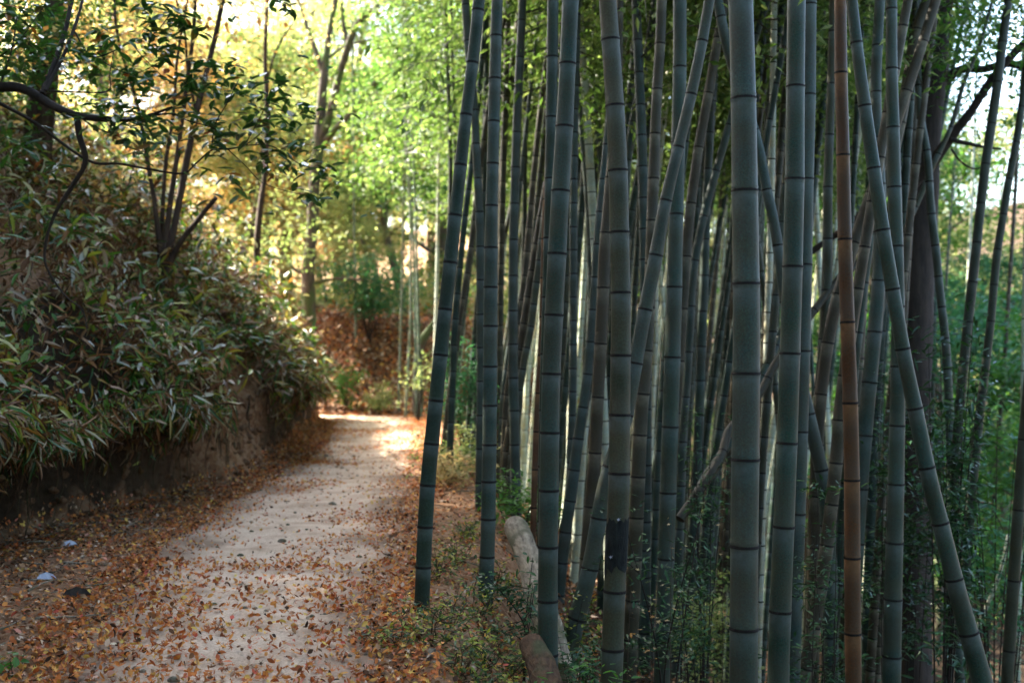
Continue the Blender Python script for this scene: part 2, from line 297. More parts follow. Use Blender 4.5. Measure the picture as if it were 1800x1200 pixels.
s_ = (foot(GY)-GX).ravel(); V = V.astype(float); litter_shade_mask = np.where((s_ > .05) & (s_ < 1.0) & (V[:, 1] < 23), .15, 1.0); litter_shade_mask = np.where(litter_shade_mask < .5, .05+.95*np.exp(-((V[:, 1]-12.6)/1.3)**2), litter_shade_mask); tt_ = V[:, 0]-drop(V[:, 1]); litter_shade_mask = litter_shade_mask*(1-.9*sstep(36, 46, V[:, 1])*(V[:, 0] > 3))*(1-.92*sstep(.3, .9, tt_)*(1-sstep(28, 36, V[:, 1])))  # shade of the undercut and ravine painted in as darker soil
me = raw_mesh('ground', V, fc, np.full(len(fc), 4), True, [M_ground], None, {'band': litter_shade_mask})
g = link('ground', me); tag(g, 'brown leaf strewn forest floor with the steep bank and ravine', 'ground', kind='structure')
# path sheet
ys = np.concatenate([np.arange(-4, 4, .3), np.arange(4, 24.6, .1)]); us = np.linspace(0, 1, 40)
PYg = np.repeat(ys[:, None], 40, 1); PL = path_l(ys)[:, None]; PR = path_r(ys)[:, None]; PXg = PL+(PR-PL)*us[None]
e = .22*fbm(PXg*0+us[None]*0+PYg*2.3, PYg*1.7, 40); PXg = PXg+np.where(us[None] < .02, e, 0)+np.where(us[None] > .98, e, 0)
# clear of the ground mesh: sample gz without small noise difference and lift
PZ = gz(PXg, PYg)+.012
edge = np.clip(1.1-np.minimum(us, 1-us)[None]*4.5+1.3*fbm(PXg*2.6, PYg*2.6, 44, 4), 0, 1)*np.ones_like(PXg)
V = np.stack([PXg, PYg, PZ], -1).reshape(-1, 3); i = (np.arange(len(ys)-1)[:, None]*40+np.arange(39)[None]).ravel(); fc = np.stack([i, i+1, i+41, i+40], -1)
p = link('path', raw_mesh('path', V, fc, np.full(len(fc), 4), True, [M_path], None, {'band': edge.ravel()}))
tag(p, 'pale sandy footpath sprinkled with fallen leaves', 'path', kind='structure')

# ------------------------------------------------------------------ fallen leaves
def ground_scatter(n, xf, ylo, yhi, power=1.0, dens=None):
    Y = ylo+(yhi-ylo)*R.rand(n)**power; X = xf(Y, R.rand(n))
    if dens is not None:
        k = R.rand(n) < dens(X, Y); X, Y = X[k], Y[k]
    return X, Y
def lay_leaves(mb, X, Y, tmpl, L, W, m=0, tilt=.45, lift=.024):
    n = len(X)
    if len(tmpl[0]) == 13 and n > 4000:      # a third of the litter are plain oval leaves, curled
        h = n*11//20; mm = np.broadcast_to(m, (n,)); lay_leaves(mb, X[h:], Y[h:], T_oval(), L[h:]*.8, W[h:]*.5, mm[h:], tilt+.35, lift+.004); X, Y, L, W, m = X[:h], Y[:h], L[:h], W[:h], mm[:h]; n = h
    e = .04; z = gz(X, Y); nx_ = -(gz(X+e, Y)-z)/e; ny_ = -(gz(X, Y+e)-z)/e
    N = np.stack([np.clip(nx_, -4, 4), np.clip(ny_, -4, 4), np.ones(n)], -1); N /= np.linalg.norm(N, axis=1)[:, None]
    P = np.stack([X, Y, z], -1)+N*(lift+.02*R.rand(n)[:, None])
    N2 = N+tilt*rdir(n); D = np.cross(N2, rdir(n)); scatter(mb, tmpl, P, D, N2, L, W, m, curl=R.uniform(-1, 3, n))
mb = MB()
X, Y = ground_scatter(52000, lambda Y, u: path_l(Y)-.25+(path_r(Y)-path_l(Y)+.5)*u, 3.5, 24.5, 1.2, lambda X, Y: .3+.55*np.abs((X-path_l(Y))/(path_r(Y)-path_l(Y))*2-1)**2+.5*(vnoise(X*1.4, Y*1.4, 50) > .62)+.35*(Y < 6.2)*(vnoise(X*3, Y*3, 51) > .5)-.25*(Y > 8))
k = len(X); lay_leaves(mb, X, Y, T_maple(), R.uniform(.02, .05, k)+.01*(Y < 8), R.uniform(.02, .05, k)+.008*(Y < 8), (R.rand(k) < .15).astype(int), .8)
X, Y = ground_scatter(42000, lambda Y, u: foot(Y)-.1+(path_l(Y)+.15-foot(Y))*u, 3.5, 24.5, 1.2, lambda X, Y: .62+.5*vnoise(X*1.7, Y*1.7, 55))
k = len(X); lay_leaves(mb, X, Y, T_maple(), R.uniform(.024, .058, k), R.uniform(.024, .055, k), (R.rand(k) < .55).astype(int))
X, Y = ground_scatter(26000, lambda Y, u: path_r(Y)-.15+(drop(Y)+1.8-path_r(Y))*u, 3.5, 24.5, 1.3)
k = len(X); lay_leaves(mb, X, Y, T_maple(), R.uniform(.024, .058, k), R.uniform(.024, .055, k), (R.rand(k) < .6).astype(int))
lf = mb.build('fallen_leaves', [M_litter, M_litterb]); tag(lf, 'orange and brown fallen maple leaves strewn over the path and its edges', 'fallen leaves', kind='stuff')
mb = MB()
X, Y = ground_scatter(60000, lambda Y, u: -9+10*u, 23.6, 31, 1.0, lambda X, Y: (X < drop(Y)+2)*.9)
k = len(X); lay_leaves(mb, X, Y, T_simple(), R.uniform(.06, .12, k), R.uniform(.04, .09, k), (R.rand(k) < .82).astype(int), .8)
X, Y = ground_scatter(20000, lambda Y, u: -30+32*u, 30, 60, 1.0)
k = len(X); lay_leaves(mb, X, Y, T_simple(), R.uniform(.12, .3, k), R.uniform(.1, .2, k), (R.rand(k) < .3).astype(int), 1.0)
X, Y = ground_scatter(9000, lambda Y, u: drop(Y)+.8+8*u**1.6, 3, 24, 1.0)
k = len(X); lay_leaves(mb, X, Y, T_simple(), R.uniform(.05, .12, k), R.uniform(.03, .06, k), 1, .8)
o = mb.build('leaf_litter', [M_litter, M_litterb]); tag(o, 'rust coloured leaf litter on the rise beyond the path and under the grove', 'leaf litter', kind='stuff')

mb = MB(); n = 60000; Y = R.uniform(25, 48, n); X = drop(Y)+1.5+26*R.rand(n); kk = vnoise(X*.5, Y*.5, 90) > .3; X, Y = X[kk], Y[kk]; n = len(X)
P = np.stack([X, Y, gz(X, Y)+R.rand(n)**2*.8*(.4+vnoise(X*.8, Y*.8, 91))], -1)
scatter(mb, T_simple(), P, rdir(n), rdir(n)*.7+[0, 0, 1], R.uniform(.08, .2, n), R.uniform(.05, .1, n), (R.rand(n) < .35).astype(int))
n = 70000; Y = R.uniform(30, 62, n); X = -28+30*R.rand(n); hh = vnoise(X*.45, Y*.45, 95); kk = hh > .38; X, Y, hh = X[kk], Y[kk], hh[kk]; n = len(X)
P = np.stack([X, Y, gz(X, Y)+R.rand(n)*(hh-.3)*4.2], -1); scatter(mb, T_simple(), P, rdir(n), rdir(n)*.7+[0, 0, 1], R.uniform(.1, .22, n), R.uniform(.06, .12, n), np.where(R.rand(n) < .5, 0, np.where(R.rand(n) < .6, 2, 1)))
o = mb.build('ground_cover', [M_yg, M_green, M_autumn]); tag(o, 'sunlit green and yellow ground cover on the slopes behind the grove and the rise', 'ground cover', kind='stuff')
mb = MB()
for _ in range(450):
    y = 3.6+14*R.rand()**1.4; x = R.uniform(foot(y)+.2, float(drop(y))+.1); r0 = R.uniform(.004, .014)*(1+1.2*(R.rand() < .08)); c = np.array([x, y, float(gz(x, y))+.012]); P = c+np.stack([np.linspace(-1, 1, 4)*r0*1.3, R.randn(4)*r0*.2, R.rand(4)*r0*.2], -1); tube(mb, P, r0*np.array([.4, 1, .9, .4]), 6, 0, jit=.25, seed=int(y*90) % 97)
o = mb.build('pebbles', [M_log]); tag(o, 'small grey brown pebbles scattered on the sandy path and its edges', 'pebbles', kind='stuff')
# twigs and pale roots at the foot of the bank
mb = MB()
for _ in range(150):
    y = R.uniform(4.5, 16); x = R.uniform(foot(y)+.0, path_l(y)-.1) if R.rand() < .8 else R.uniform(-.6, 1.0); a = R.uniform(0, math.pi); l = R.uniform(.08, .4)
    t = np.linspace(-.5, .5, 5); xx = x+t*l*math.cos(a)+R.uniform(-.01, .01, 5); yy = y+t*l*math.sin(a)
    tube(mb, np.stack([xx, yy, gz(xx, yy)+.03+R.uniform(0, .02)], -1), np.linspace(.007, .003, 5), 5)
o = mb.build('fallen_twigs', [M_log]); tag(o, 'thin pale dead twigs lying among leaves at the bank foot', 'twigs', kind='stuff')

# ------------------------------------------------------------------ dwarf bamboo on the bank
mb = MB(); st = MB()
n = 6200
Y = 3.2+20.2*R.rand(n)**1.05; u = R.rand(n); s = .12+6.0*u**1.7; X = foot(Y)-s; z = gz(X, Y)
bare = (s < .9) & (np.abs(Y-12.6) < 1.4-.5*z) & (z < 1.25)          # bare earth face
low = (z < .75+.3*fbm(Y*1.5, Y*0, 60))
patchy = (vnoise(X*1.6, Y*1.6, 62) < .3)
kk = ~(bare | low | patchy); X, Y, s, z = X[kk], Y[kk], s[kk], z[kk]; n = len(X)
out_ = np.stack([np.full(n, .75)+.0*s, -.25+.3*R.randn(n), .55+.35*R.rand(n)], -1); out_ += .35*R.randn(n, 3); out_ /= np.linalg.norm(out_, axis=1)[:, None]
h = R.uniform(.25, .75, n)*np.where(s > 1, 1.2, .8)*(.45+1.1*vnoise(X*1.3, Y*1.3, 64)); base = np.stack([X+bx(s, Y), Y, z-.03], -1); tip = base+out_*h[:, None]
for j in range(0, n, 2): tube(st, np.stack([base[j], (base[j]+tip[j])/2+[-.03, 0, .04], tip[j]]), [.004, .0035, .002], 4, cap=False)
for q in range(6):
    t = .72+.28*R.rand(n); P = base+(tip-base)*t[:, None]; D = out_*.35+rdir(n)*1.1; D[:, 2] = D[:, 2]*.6-.15; D[:, 0] += .15
    Nn = rdir(n)*.55+np.array([.2, -.1, 1]); big_ = np.where((Y < 9), 1.0, .9)
    scatter(mb, T_blade(.22), P, D, Nn, R.uniform(.12, .25, n)*big_, R.uniform(.028, .05, n), (R.rand(n) < .25).astype(int))
# dead leaves and stalks clothing the bank face
n = 42000; Y = 3.2+20.2*R.rand(n)**1.05; s = .1+4.5*R.rand(n)**1.8; X = foot(Y)-s; z = gz(X, Y); kk = ~((s < .85) & (np.abs(Y-12.6) < 1.4-.5*z) & (z < 1.2)) & (z > .6+.25*fbm(Y*1.5, Y*0, 60)); X, Y, s, z = X[kk], Y[kk], s[kk], z[kk]; n = len(X)
P = np.stack([X+bx(s, Y)+R.uniform(0, .3, n), Y-R.uniform(0, .1, n), z+R.uniform(-.05, .3, n)], -1); D = rdir(n); D[:, 2] = -np.abs(D[:, 2])-.2
scatter(mb, T_blade(.3), P, D, rdir(n)+[.6, -.4, .3], R.uniform(.07, .2, n), R.uniform(.01, .03, n), np.where(R.rand(n) < .68, 1, 0))
n = 9000; Y = 3.2+20*R.rand(n); s = .3+4.5*R.rand(n)**1.6; X = foot(Y)-s; z = gz(X, Y); kk = (vnoise(X*1.5, Y*1.5, 66) > .5) & (z > .8); X, Y, s, z = X[kk], Y[kk], s[kk], z[kk]; n = len(X)
P = np.stack([X+bx(s, Y)+.1*R.rand(n), Y, z+R.rand(n)*.6], -1); scatter(mb, T_oval(), P, rdir(n), rdir(n)*.6+[.3, -.3, 1], R.uniform(.05, .1, n), R.uniform(.03, .06, n), np.where(R.rand(n) < .75, 2, 0))
# hanging fringe over the undercut
n = 8000; Y = 3.2+20*R.rand(n); s = .02+.3*R.rand(n); X = foot(Y)-s+.1+bx(.38, Y); zt = gz(foot(Y)-.45, Y); kk = np.abs(Y-12.6) > 1.5; X, Y, zt = X[kk], Y[kk], zt[kk]; n = len(X)
P = np.stack([X, Y, zt*(.82+.3*vnoise(Y*1.1, Y*0, 68)+.2*R.rand(n)-.12)], -1); D = rdir(n)*.9+[.1, -.05, -.8]
scatter(mb, T_blade(.2), P, D, rdir(n)+[.8, -.5, .1], R.uniform(.1, .26, n), R.uniform(.008, .025, n), np.where(R.rand(n) < .35, 1, 0))
n = 7000; Y = 3.2+19*R.rand(n); kk = np.abs(Y-12.6) > 1.5; Y = Y[kk]; n = len(Y); f = R.rand(n)
P = np.stack([foot(Y)-.05+bx(.38, Y)*f, Y, gz(foot(Y)-.35, Y)*(.72+.4*f)], -1); D = rdir(n)*.5+[.1, 0, -1]
scatter(mb, T_blade(.2), P, D, rdir(n)+[.8, -.5, .1], R.uniform(.08, .22, n), R.uniform(.006, .014, n), np.where(R.rand(n) < .5, 1, 0))
# stalks merged in the same mesh
mb.V += st.V; off = mb.n
mb.L += [l+off for l in st.L]; mb.T += st.T; mb.M += [np.full(len(x), 1) for x in st.M]; mb.A += st.A; mb.n += st.n
o = mb.build('dwarf_bamboo_undergrowth', [M_sasa, M_sasadead, M_yg]); tag(o, 'tangled dwarf bamboo leaves, green and dry, covering the steep left bank', 'undergrowth', kind='stuff')

mb = MB()
for _ in range(420):
    y = R.uniform(4, 20); zt = float(gz(foot(y)-.36, y)); x0 = float(foot(y)-.36+bx(.36, y)); l = zt*R.uniform(.25, .95); k = 7; t = np.linspace(0, 1, k)
    P = np.stack([x0-.12*t+np.cumsum(R.randn(k)*.022)+.1*t*(abs(y-12.6) < 1.4), y+np.cumsum(R.randn(k)*.03), zt-.02-l*t], -1); P[:, 0] = np.where(P[:, 2] < .6, np.maximum(P[:, 0], float(foot(y))-.16), P[:, 0]); tube(mb, P, np.linspace(R.uniform(.003, .012), .0015, k), 5, cap=False)
for _ in range(900):   # clods, pebbles and crumbs of the cut bank
    y = R.uniform(4, 22); s0 = R.uniform(.02, .34); x = float(foot(y))-s0+float(bx(s0, y)); z0 = float(gz(foot(y)-s0, y)); r0 = R.uniform(.008, .04); c = np.array([x+.0, y, z0]); P = c+np.stack([np.linspace(-1, 1, 5)*r0*1.2, R.randn(5)*r0*.2, R.randn(5)*r0*.2], -1); tube(mb, P, r0*np.array([.35, .85, 1, .8, .3]), 7, 1, jit=.3, a=np.full(5, .55), seed=int(y*9))
o = mb.build('bank_roots', [M_logb, M_ground]); tag(o, 'thin brown roots and crumbs of soil hanging on the cut face of the bank', 'roots', kind='stuff')

# ------------------------------------------------------------------ bamboo culms
def culm_mesh(pts, wid, Y, y0, s0, s1, seed, seg=14, tilt=0.0, top=None, zfloor=None):
    """pts: traced picture points top to bottom; wid: widths at those points; returns MB with the stem from ground to top"""
    rs = random.Random(seed)
    py = np.array([p[1] for p in pts], float); P = np.array([at(p[0], p[1], Y+tilt*(600-p[1])/F*Y) for p in pts]); wd = np.interp(py, py, wid)
    rad = wd/F*Y/2
    # extend downwards to the ground
    d = P[-1]-P[-2]; d = d/abs(d[2]); 
    Q = P[-1].copy(); lo = []
    d2 = d*.8
    d2[2] = -1
    for _ in range(60):
        if Q[2] < gz(Q[0], Q[1])-.12: break
        Q = Q+d2*.15; lo.append(Q.copy()); d2[:2] *= .985
    # extend upwards with an easing bend
    up = []; Q = P[0].copy(); d = P[0]-P[1]; d = d/np.linalg.norm(d); top = top or rs.uniform(8.5, 11)
    bend = np.array([rs.uniform(-.02, .03), rs.uniform(-.03, .01), 0])
    while Q[2] < top and len(up) < 60:
        Q = Q+d*.3; up.append(Q.copy()); d = d+bend*.5; d /= np.linalg.norm(d)
    allP = np.array(up[::-1]+list(P)+lo); k0 = len(up); n = len(allP)
    r = np.concatenate([np.linspace(rad[0]*.35, rad[0]*.98, k0) if k0 else [], rad, np.linspace(rad[-1], rad[-1]*1.12, len(lo)) if lo else []])
    allP = allP[::-1]; r = r[::-1]                      # bottom -> top
    L = np.concatenate([[0], np.cumsum(np.linalg.norm(np.diff(allP, axis=0), axis=1))])
    zz = allP[:, 2]
    # node heights from picture rhythm
    nodes = []; y = y0
    while y < 2600:
        nodes.append(y); y += s0+(s1-s0)*min(max(y/1000, 0), 1.3) + rs.uniform(-.03, .03)*s0
    y = y0; 
    while y > -4000: y -= s0*rs.uniform(.96, 1.04); nodes.insert(0, y)
    zn = np.array([EYE-(y-600)/F*Y for y in nodes]); zn = zn[(zn > zz[0]+.03) & (zn < zz[-1]-.05)]
    Ln = np.sort(np.interp(zn, zz, L))
    # jitter the smooth path and resample
    Ls, rs_, ms, ba = [0.0], [1.0], [0], [0.0]
    for l in Ln:
        if l-.03 <= Ls[-1]+.01: continue
        base = Ls[-1]
        for f in (.35, .7):
            Ls.append(base+(l-.03-base)*f); rs_.append(.992); ms.append(0); ba.append(0)
        for dl, rr, mm, bb in ((-.03, 1.0, 0, .75), (-.013, 1.015, 0, 1.0), (-.007, 1.06, 1, .3), (0.0, 1.045, 1, 0), (.005, .985, 0, 0), (.012, 1.04, 0, .3), (.022, 1.0, 0, 0)):
            Ls.append(l+dl); rs_.append(rr); ms.append(mm); ba.append(bb)
    Ls.append(L[-1]); rs_.append(1); ms.append(0); ba.append(0)
    Ls = np.array(Ls); 
    C = np.stack([np.interp(Ls, L, allP[:, c]) for c in range(3)], -1)
    # soften the polyline corners
    for _ in range(2): 
        Cs = np.stack([np.interp(Ls-.12, L, allP[:, c])+np.interp(Ls+.12, L, allP[:, c])+np.interp(Ls, L, allP[:, c]) for c in range(3)], -1)/3
    C = np.where(((Ls > .15) & (Ls < L[-1]-.15))[:, None], Cs, C)
    rr = np.interp(Ls, L, r)*np.array(rs_)
    mbk = MB(); base = C[0].copy(); tube(mbk, C-base, rr, seg, np.array(ms), a=np.array(ba))
    return mbk, base, C
def bamboo_crown_mesh(seed, nb=26, H=5.0, leafn=52, LL=.12, WW=.028):
    rs = np.random.RandomState(seed); mb = MB(); tw = MB()
    for b in range(nb):
        h = H*(b+rs.rand())/nb; a = rs.uniform(0, 2*math.pi); ln = (1.5-.9*h/H)*rs.uniform(.7, 1.15)
        d = np.array([math.cos(a), math.sin(a), rs.uniform(.35, .8)]); t = np.linspace(0, 1, 6)[:, None]
        Pb = np.array([0, 0, h])+d*ln*t+np.array([0, 0, -.75])*ln*t**2
        tube(tw, Pb, np.linspace(.009, .002, 6), 4, cap=False)
        k = leafn; u = .25+.75*rs.rand(k)**.8; i = u*5; C = np.stack([np.interp(i, np.arange(6), Pb[:, c]) for c in range(3)], -1)
        C = C+rs.randn(k, 3)*[.17, .17, .11]*ln; D = np.stack([d[0]*.4+rs.randn(k)*.8, d[1]*.4+rs.randn(k)*.8, -.25-rs.rand(k)*.5], -1)
        scatter(mb, T_simple(), C, D, rs.randn(k, 3)*.6+[0, 0, 1], rs.uniform(.7, 1.2, k)*LL, rs.uniform(.7, 1.2, k)*WW)
    off = mb.n; mb.V += tw.V; mb.L += [l+off for l in tw.L]; mb.T += tw.T; mb.M += [np.full(len(x), 1) for x in tw.M]; mb.A += tw.A
    me = raw_mesh('bamboo_foliage', np.concatenate(mb.V), np.concatenate(mb.L), np.concatenate(mb.T), False, [M_bambooleaf, M_culmtan], np.concatenate(mb.M))
    return me
CROWNS = [bamboo_crown_mesh(100+i) for i in range(5)]
CROWNS_FAR = [bamboo_crown_mesh(200+i, 30, 6.5, 62, .13, .045) for i in range(4)]

def bamboo(label, pts, wid, Y, y0=20, s0=100, s1=None, mat=None, group=None, tilt=0.0, crown=5.5, seed=0, seg=14, top=None, far=False):
    s1 = s1 or s0*.85; mbk, base, C = culm_mesh(pts, wid, Y, y0, s0, s1, seed, seg, tilt, top)
    root = empty('bamboo', base); tag(root, label, 'bamboo', group)
    mbk.build('culm', [mat or M_culm, M_node], root)
    if crown is not None:
        zc = max(crown, 0); k = int(np.argmin(np.abs(C[:, 2]-zc))); rs = random.Random(seed+5)
        lib = CROWNS_FAR if far else CROWNS
        c = link('foliage', lib[seed % len(lib)], root, [float(v) for v in (C[k]-base)]); c.rotation_euler = (0, 0, rs.uniform(0, 6.28)); c.scale = [rs.uniform(.85, 1.15)]*3
    return root
G1 = 'bamboo culms at the front of the grove'
TR = [
 ('dark green bamboo at the path edge, its whole length in view, leaning right', [(842, 0), (831, 112), (819, 202), (810, 290), (800, 377), (792, 457), (783, 536), (776, 611), (768, 682), (762, 749), (753, 830), (747, 927), (741, 1075)], [21, 21, 21, 22, 23, 24, 24, 25, 25, 26, 27, 27, 27], 6.4, 18, 94, 68, 'g'),
 ('straight grey-green bamboo just right of the leaning one at the path edge', [(874, 0), (872, 63), (870, 140), (868, 217), (866, 293), (864, 370), (863, 443), (862, 597), (861, 738), (858, 933), (852, 1090)], [20, 20, 21, 21, 21, 22, 24, 25, 25, 26, 27], 7.3, 63, 77, 64, 'n'),
 ('thick grey bamboo in front of the upright pale log', [(1003, 0), (998, 112), (992, 227), (985, 339), (979, 452), (973, 567), (968, 679), (966, 788), (963, 992), (963, 1183)], [29, 29, 31, 32, 33, 33, 33, 34, 35, 36], 6.0, 112, 115, 96, 'n'),
 ('thick mottled bamboo with a black charred patch low on its stem', [(1068, 0), (1073, 70), (1081, 185), (1087, 301), (1089, 418), (1092, 534), (1091, 648), (1089, 759), (1088, 868), (1083, 973), (1078, 1100), (1075, 1200)], [31, 32, 33, 34, 34, 35, 36, 37, 38, 38, 39, 39], 5.7, 70, 116, 100, 'n'),
 ('long bamboo leaning right, crossing behind the charred one from lower left', [(1247, 0), (1235, 72), (1215, 168), (1190, 270), (1168, 360), (1152, 457), (1132, 553), (1115, 648), (1099, 740), (1063, 850), (1037, 1003), (1013, 1090), (985, 1200)], [19, 19, 20, 20, 22, 25, 25, 26, 27, 28, 30, 32, 34], 7.2, 72, 96, 90, 'n'),
 ('slender bamboo bowing between the charred bamboo and the straight one', [(1163, 0), (1161, 77), (1155, 153), (1152, 230), (1149, 308), (1146, 387), (1143, 500), (1137, 617), (1130, 690), (1125, 763), (1122, 835), (1113, 1037), (1105, 1200)], [18, 18, 18, 19, 20, 20, 21, 22, 23, 24, 25, 26, 26], 8.8, 77, 78, 72, 't'),
 ('straight medium bamboo with short collars midway across the grove', [(1195, 0), (1195, 118), (1192, 257), (1188, 393), (1185, 528), (1181, 659), (1177, 783), (1170, 1018), (1165, 1128), (1163, 1200)], [24, 24, 25, 26, 28, 29, 29, 29, 29, 29], 8.0, 118, 137, 110, 'n'),
 ('widest blue-grey bamboo, the thickest stem of the whole grove', [(1302, 0), (1307, 173), (1309, 341), (1312, 507), (1312, 667), (1310, 823), (1308, 977), (1307, 1200)], [43, 44, 46, 47, 48, 49, 49, 50], 5.2, 173, 170, 148, 'n'),
 ('second thickest blue-grey bamboo, standing right of the widest stem', [(1400, 0), (1398, 152), (1397, 315), (1393, 477), (1388, 637), (1383, 792), (1377, 943), (1371, 1090), (1368, 1200)], [32, 32, 34, 35, 36, 36, 37, 38, 38], 6.2, 152, 163, 146, 'n'),
 ('dim bamboo half hidden behind the second thickest stem', [(1423, 0), (1422, 163), (1418, 318), (1415, 467), (1412, 612), (1408, 753), (1403, 900), (1398, 1050), (1393, 1200)], [24, 24, 24, 25, 25, 25, 26, 26, 26], 8.1, 8, 155, 140, 'n'),
 ('dead rust-brown bamboo standing upright among the green ones', [(1477, 0), (1478, 128), (1482, 277), (1485, 427), (1490, 575), (1495, 720), (1498, 860), (1498, 993), (1500, 1200)], [21, 22, 23, 24, 25, 26, 27, 28, 28], 7.0, 128, 149, 134, 'b'),
 ('bamboo leaning left, curving down in front of the dark tree trunk', [(1497, 0), (1505, 75), (1520, 188), (1537, 304), (1553, 415), (1572, 525), (1590, 633), (1613, 739), (1632, 838), (1657, 933), (1680, 1030), (1707, 1127), (1728, 1200)], [20, 20, 22, 23, 24, 24, 25, 27, 28, 29, 31, 34, 36], 6.8, 75, 112, 98, 'n'),
 ('pale upright bamboo crossed by the left-leaning one', [(1567, 0), (1567, 123), (1570, 230), (1572, 338), (1577, 445), (1579, 560), (1578, 700), (1575, 860), (1572, 962), (1567, 1200)], [19, 20, 22, 24, 22, 23, 26, 28, 30, 32], 8.2, 16, 107, 101, 'n'),
 ('bent bamboo swelling low down, left of the pale upright one', [(1547, 0), (1542, 80), (1539, 158), (1541, 235), (1546, 330), (1548, 433), (1543, 525), (1533, 627), (1523, 727), (1512, 860), (1502, 1000), (1495, 1200)], [18, 19, 19, 20, 22, 24, 25, 26, 27, 27, 28, 28], 9.0, 80, 78, 100, 'n'),
 ('bamboo leaning right across the top of the dark trunk', [(1630, 0), (1612, 52), (1597, 133), (1580, 230), (1560, 310), (1540, 370), (1525, 420), (1515, 490), (1510, 575), (1503, 700), (1495, 850)], [20, 20, 20, 20, 21, 22, 23, 24, 24, 24, 24], 9.8, 52, 81, 85, 't'),
 ('bamboo curving behind the dead brown stem', [(1535, 330), (1510, 400), (1485, 480), (1470, 527), (1455, 600), (1442, 700), (1437, 760), (1433, 900)], [20, 21, 22, 22, 22, 22, 23, 24], 9.3, 340, 88, 88, 't'),
 ('low green-brown bamboo leaning right beside the dead brown stem', [(1500, 560), (1478, 700), (1470, 813), (1460, 900), (1453, 967), (1440, 1043), (1428, 1113), (1413, 1200)], [20, 22, 23, 23, 24, 25, 25, 26], 8.6, 813, 76, 72, 't'),
 ('thin straight bamboo left of the dead brown stem', [(1465, 0), (1461, 147), (1458, 238), (1455, 330), (1455, 420), (1453, 508), (1448, 597), (1440, 700), (1432, 860)], [14, 15, 16, 17, 18, 19, 19, 20, 20], 9.6, 147, 92, 85, 'n'),
 ('bamboo leaning left behind the widest and the second thickest stems', [(1262, 0), (1270, 50), (1285, 110), (1310, 180), (1335, 260), (1347, 333), (1362, 393), (1372, 470), (1385, 560), (1400, 640), (1420, 720), (1435, 790), (1450, 850), (1458, 963), (1460, 1100)], [17, 18, 18, 18, 18, 18, 18, 19, 20, 21, 22, 24, 25, 26, 26], 8.9, 333, 100, 98, 'n'),
 ('brownish bamboo leaning right between the straight medium and widest stems', [(1275, 0), (1262, 67), (1245, 167), (1227, 263), (1214, 360), (1205, 457), (1198, 560), (1190, 680), (1180, 820)], [16, 17, 17, 17, 18, 19, 20, 20, 20], 10, 67, 97, 90, 't'),
 ('slender grey bamboo close behind the left side of the widest stem', [(1262, 0), (1252, 120), (1247, 233), (1242, 360), (1238, 485), (1233, 610), (1228, 767), (1222, 900), (1215, 1050)], [14, 14, 15, 15, 16, 17, 17, 18, 18], 11.5, 233, 63, 60, 'n'),
 ('thin bamboo rising beside the straight medium stem', [(1262, 290), (1245, 350), (1232, 400), (1217, 480), (1212, 580), (1207, 673), (1200, 760), (1195, 900)], [14, 15, 15, 16, 16, 16, 16, 17], 11, 300, 80, 78, 'n'),
 ('thin bamboo forking up behind the leaning path-edge stem', [(818, 0), (822, 72), (829, 140), (835, 197), (837, 257), (840, 320), (843, 380), (844, 440), (845, 560), (846, 620), (845, 733), (843, 860)], [14, 14, 14, 14, 14, 14, 15, 15, 15, 15, 15, 16], 10.5, 72, 61, 57, 'n'),
 ('dark green bamboo touching the left side of the stem before the log', [(972, 0), (971, 100), (969, 210), (967, 317), (964, 430), (962, 520), (958, 640), (955, 800)], [20, 20, 20, 19, 18, 18, 17, 17], 8.3, 100, 110, 95, 'g'),
 ('thin bamboo bending from behind the stem before the log', [(1022, 0), (1033, 80), (1042, 133), (1047, 183), (1052, 237), (1057, 293), (1063, 360), (1069, 440), (1072, 560)], [11, 11, 11, 11, 11, 12, 12, 12, 12], 14, 80, 51, 50, 'n'),
 ('thin bamboo with close collars, right of the stem before the log', [(1012, 40), (1017, 117), (1020, 173), (1023, 228), (1028, 280), (1032, 330), (1035, 380), (1038, 430), (1039, 527), (1036, 600), (1030, 700), (1022, 800)], [11, 11, 12, 12, 12, 12, 12, 13, 13, 13, 13, 13], 13, 117, 53, 50, 'n'),
 ('pale thin bamboo hugging the right side of the stem before the log', [(1015, 0), (1013, 150), (1010, 233), (1008, 400), (1008, 557), (1007, 677), (1004, 780), (1000, 880), (990, 980)], [12, 12, 13, 14, 14, 14, 14, 14, 14], 10.8, 233, 42, 40, 'n'),
 ('shadowed bamboo behind the left side of the charred one', [(1090, 0), (1088, 100), (1080, 250), (1072, 330), (1067, 400), (1063, 425), (1060, 523), (1055, 618), (1050, 713), (1046, 803), (1038, 893), (1028, 1020)], [12, 14, 18, 20, 21, 21, 22, 22, 22, 23, 24, 24], 9.3, 17, 100, 93, 't'),
 ('bamboo leaning right between the stem before the log and the charred one', [(1062, 300), (1052, 400), (1046, 500), (1040, 587), (1035, 640), (1027, 702), (1018, 760), (1010, 820), (1003, 875), (994, 930), (985, 1010)], [14, 15, 16, 17, 17, 17, 19, 20, 21, 21, 22], 9.8, 315, 60, 55, 'n'),
 ('bamboo leaning right beside the top of the charred one', [(1152, 0), (1140, 80), (1125, 149), (1112, 217), (1103, 283), (1097, 380), (1092, 500)], [13, 13, 13, 14, 14, 14, 14], 11.8, 12, 68, 66, 'n'),
 ('dark slim bamboo far right, standing clear against the green leaves', [(1773, 0), (1763, 67), (1753, 150), (1743, 217), (1733, 283), (1723, 367), (1718, 420), (1710, 490), (1702, 560), (1693, 650), (1687, 717), (1680, 800), (1677, 933), (1670, 1100)], [14, 15, 16, 16, 16, 16, 16, 17, 17, 17, 17, 17, 18, 18], 9.8, 217, 71, 68, 'd'),
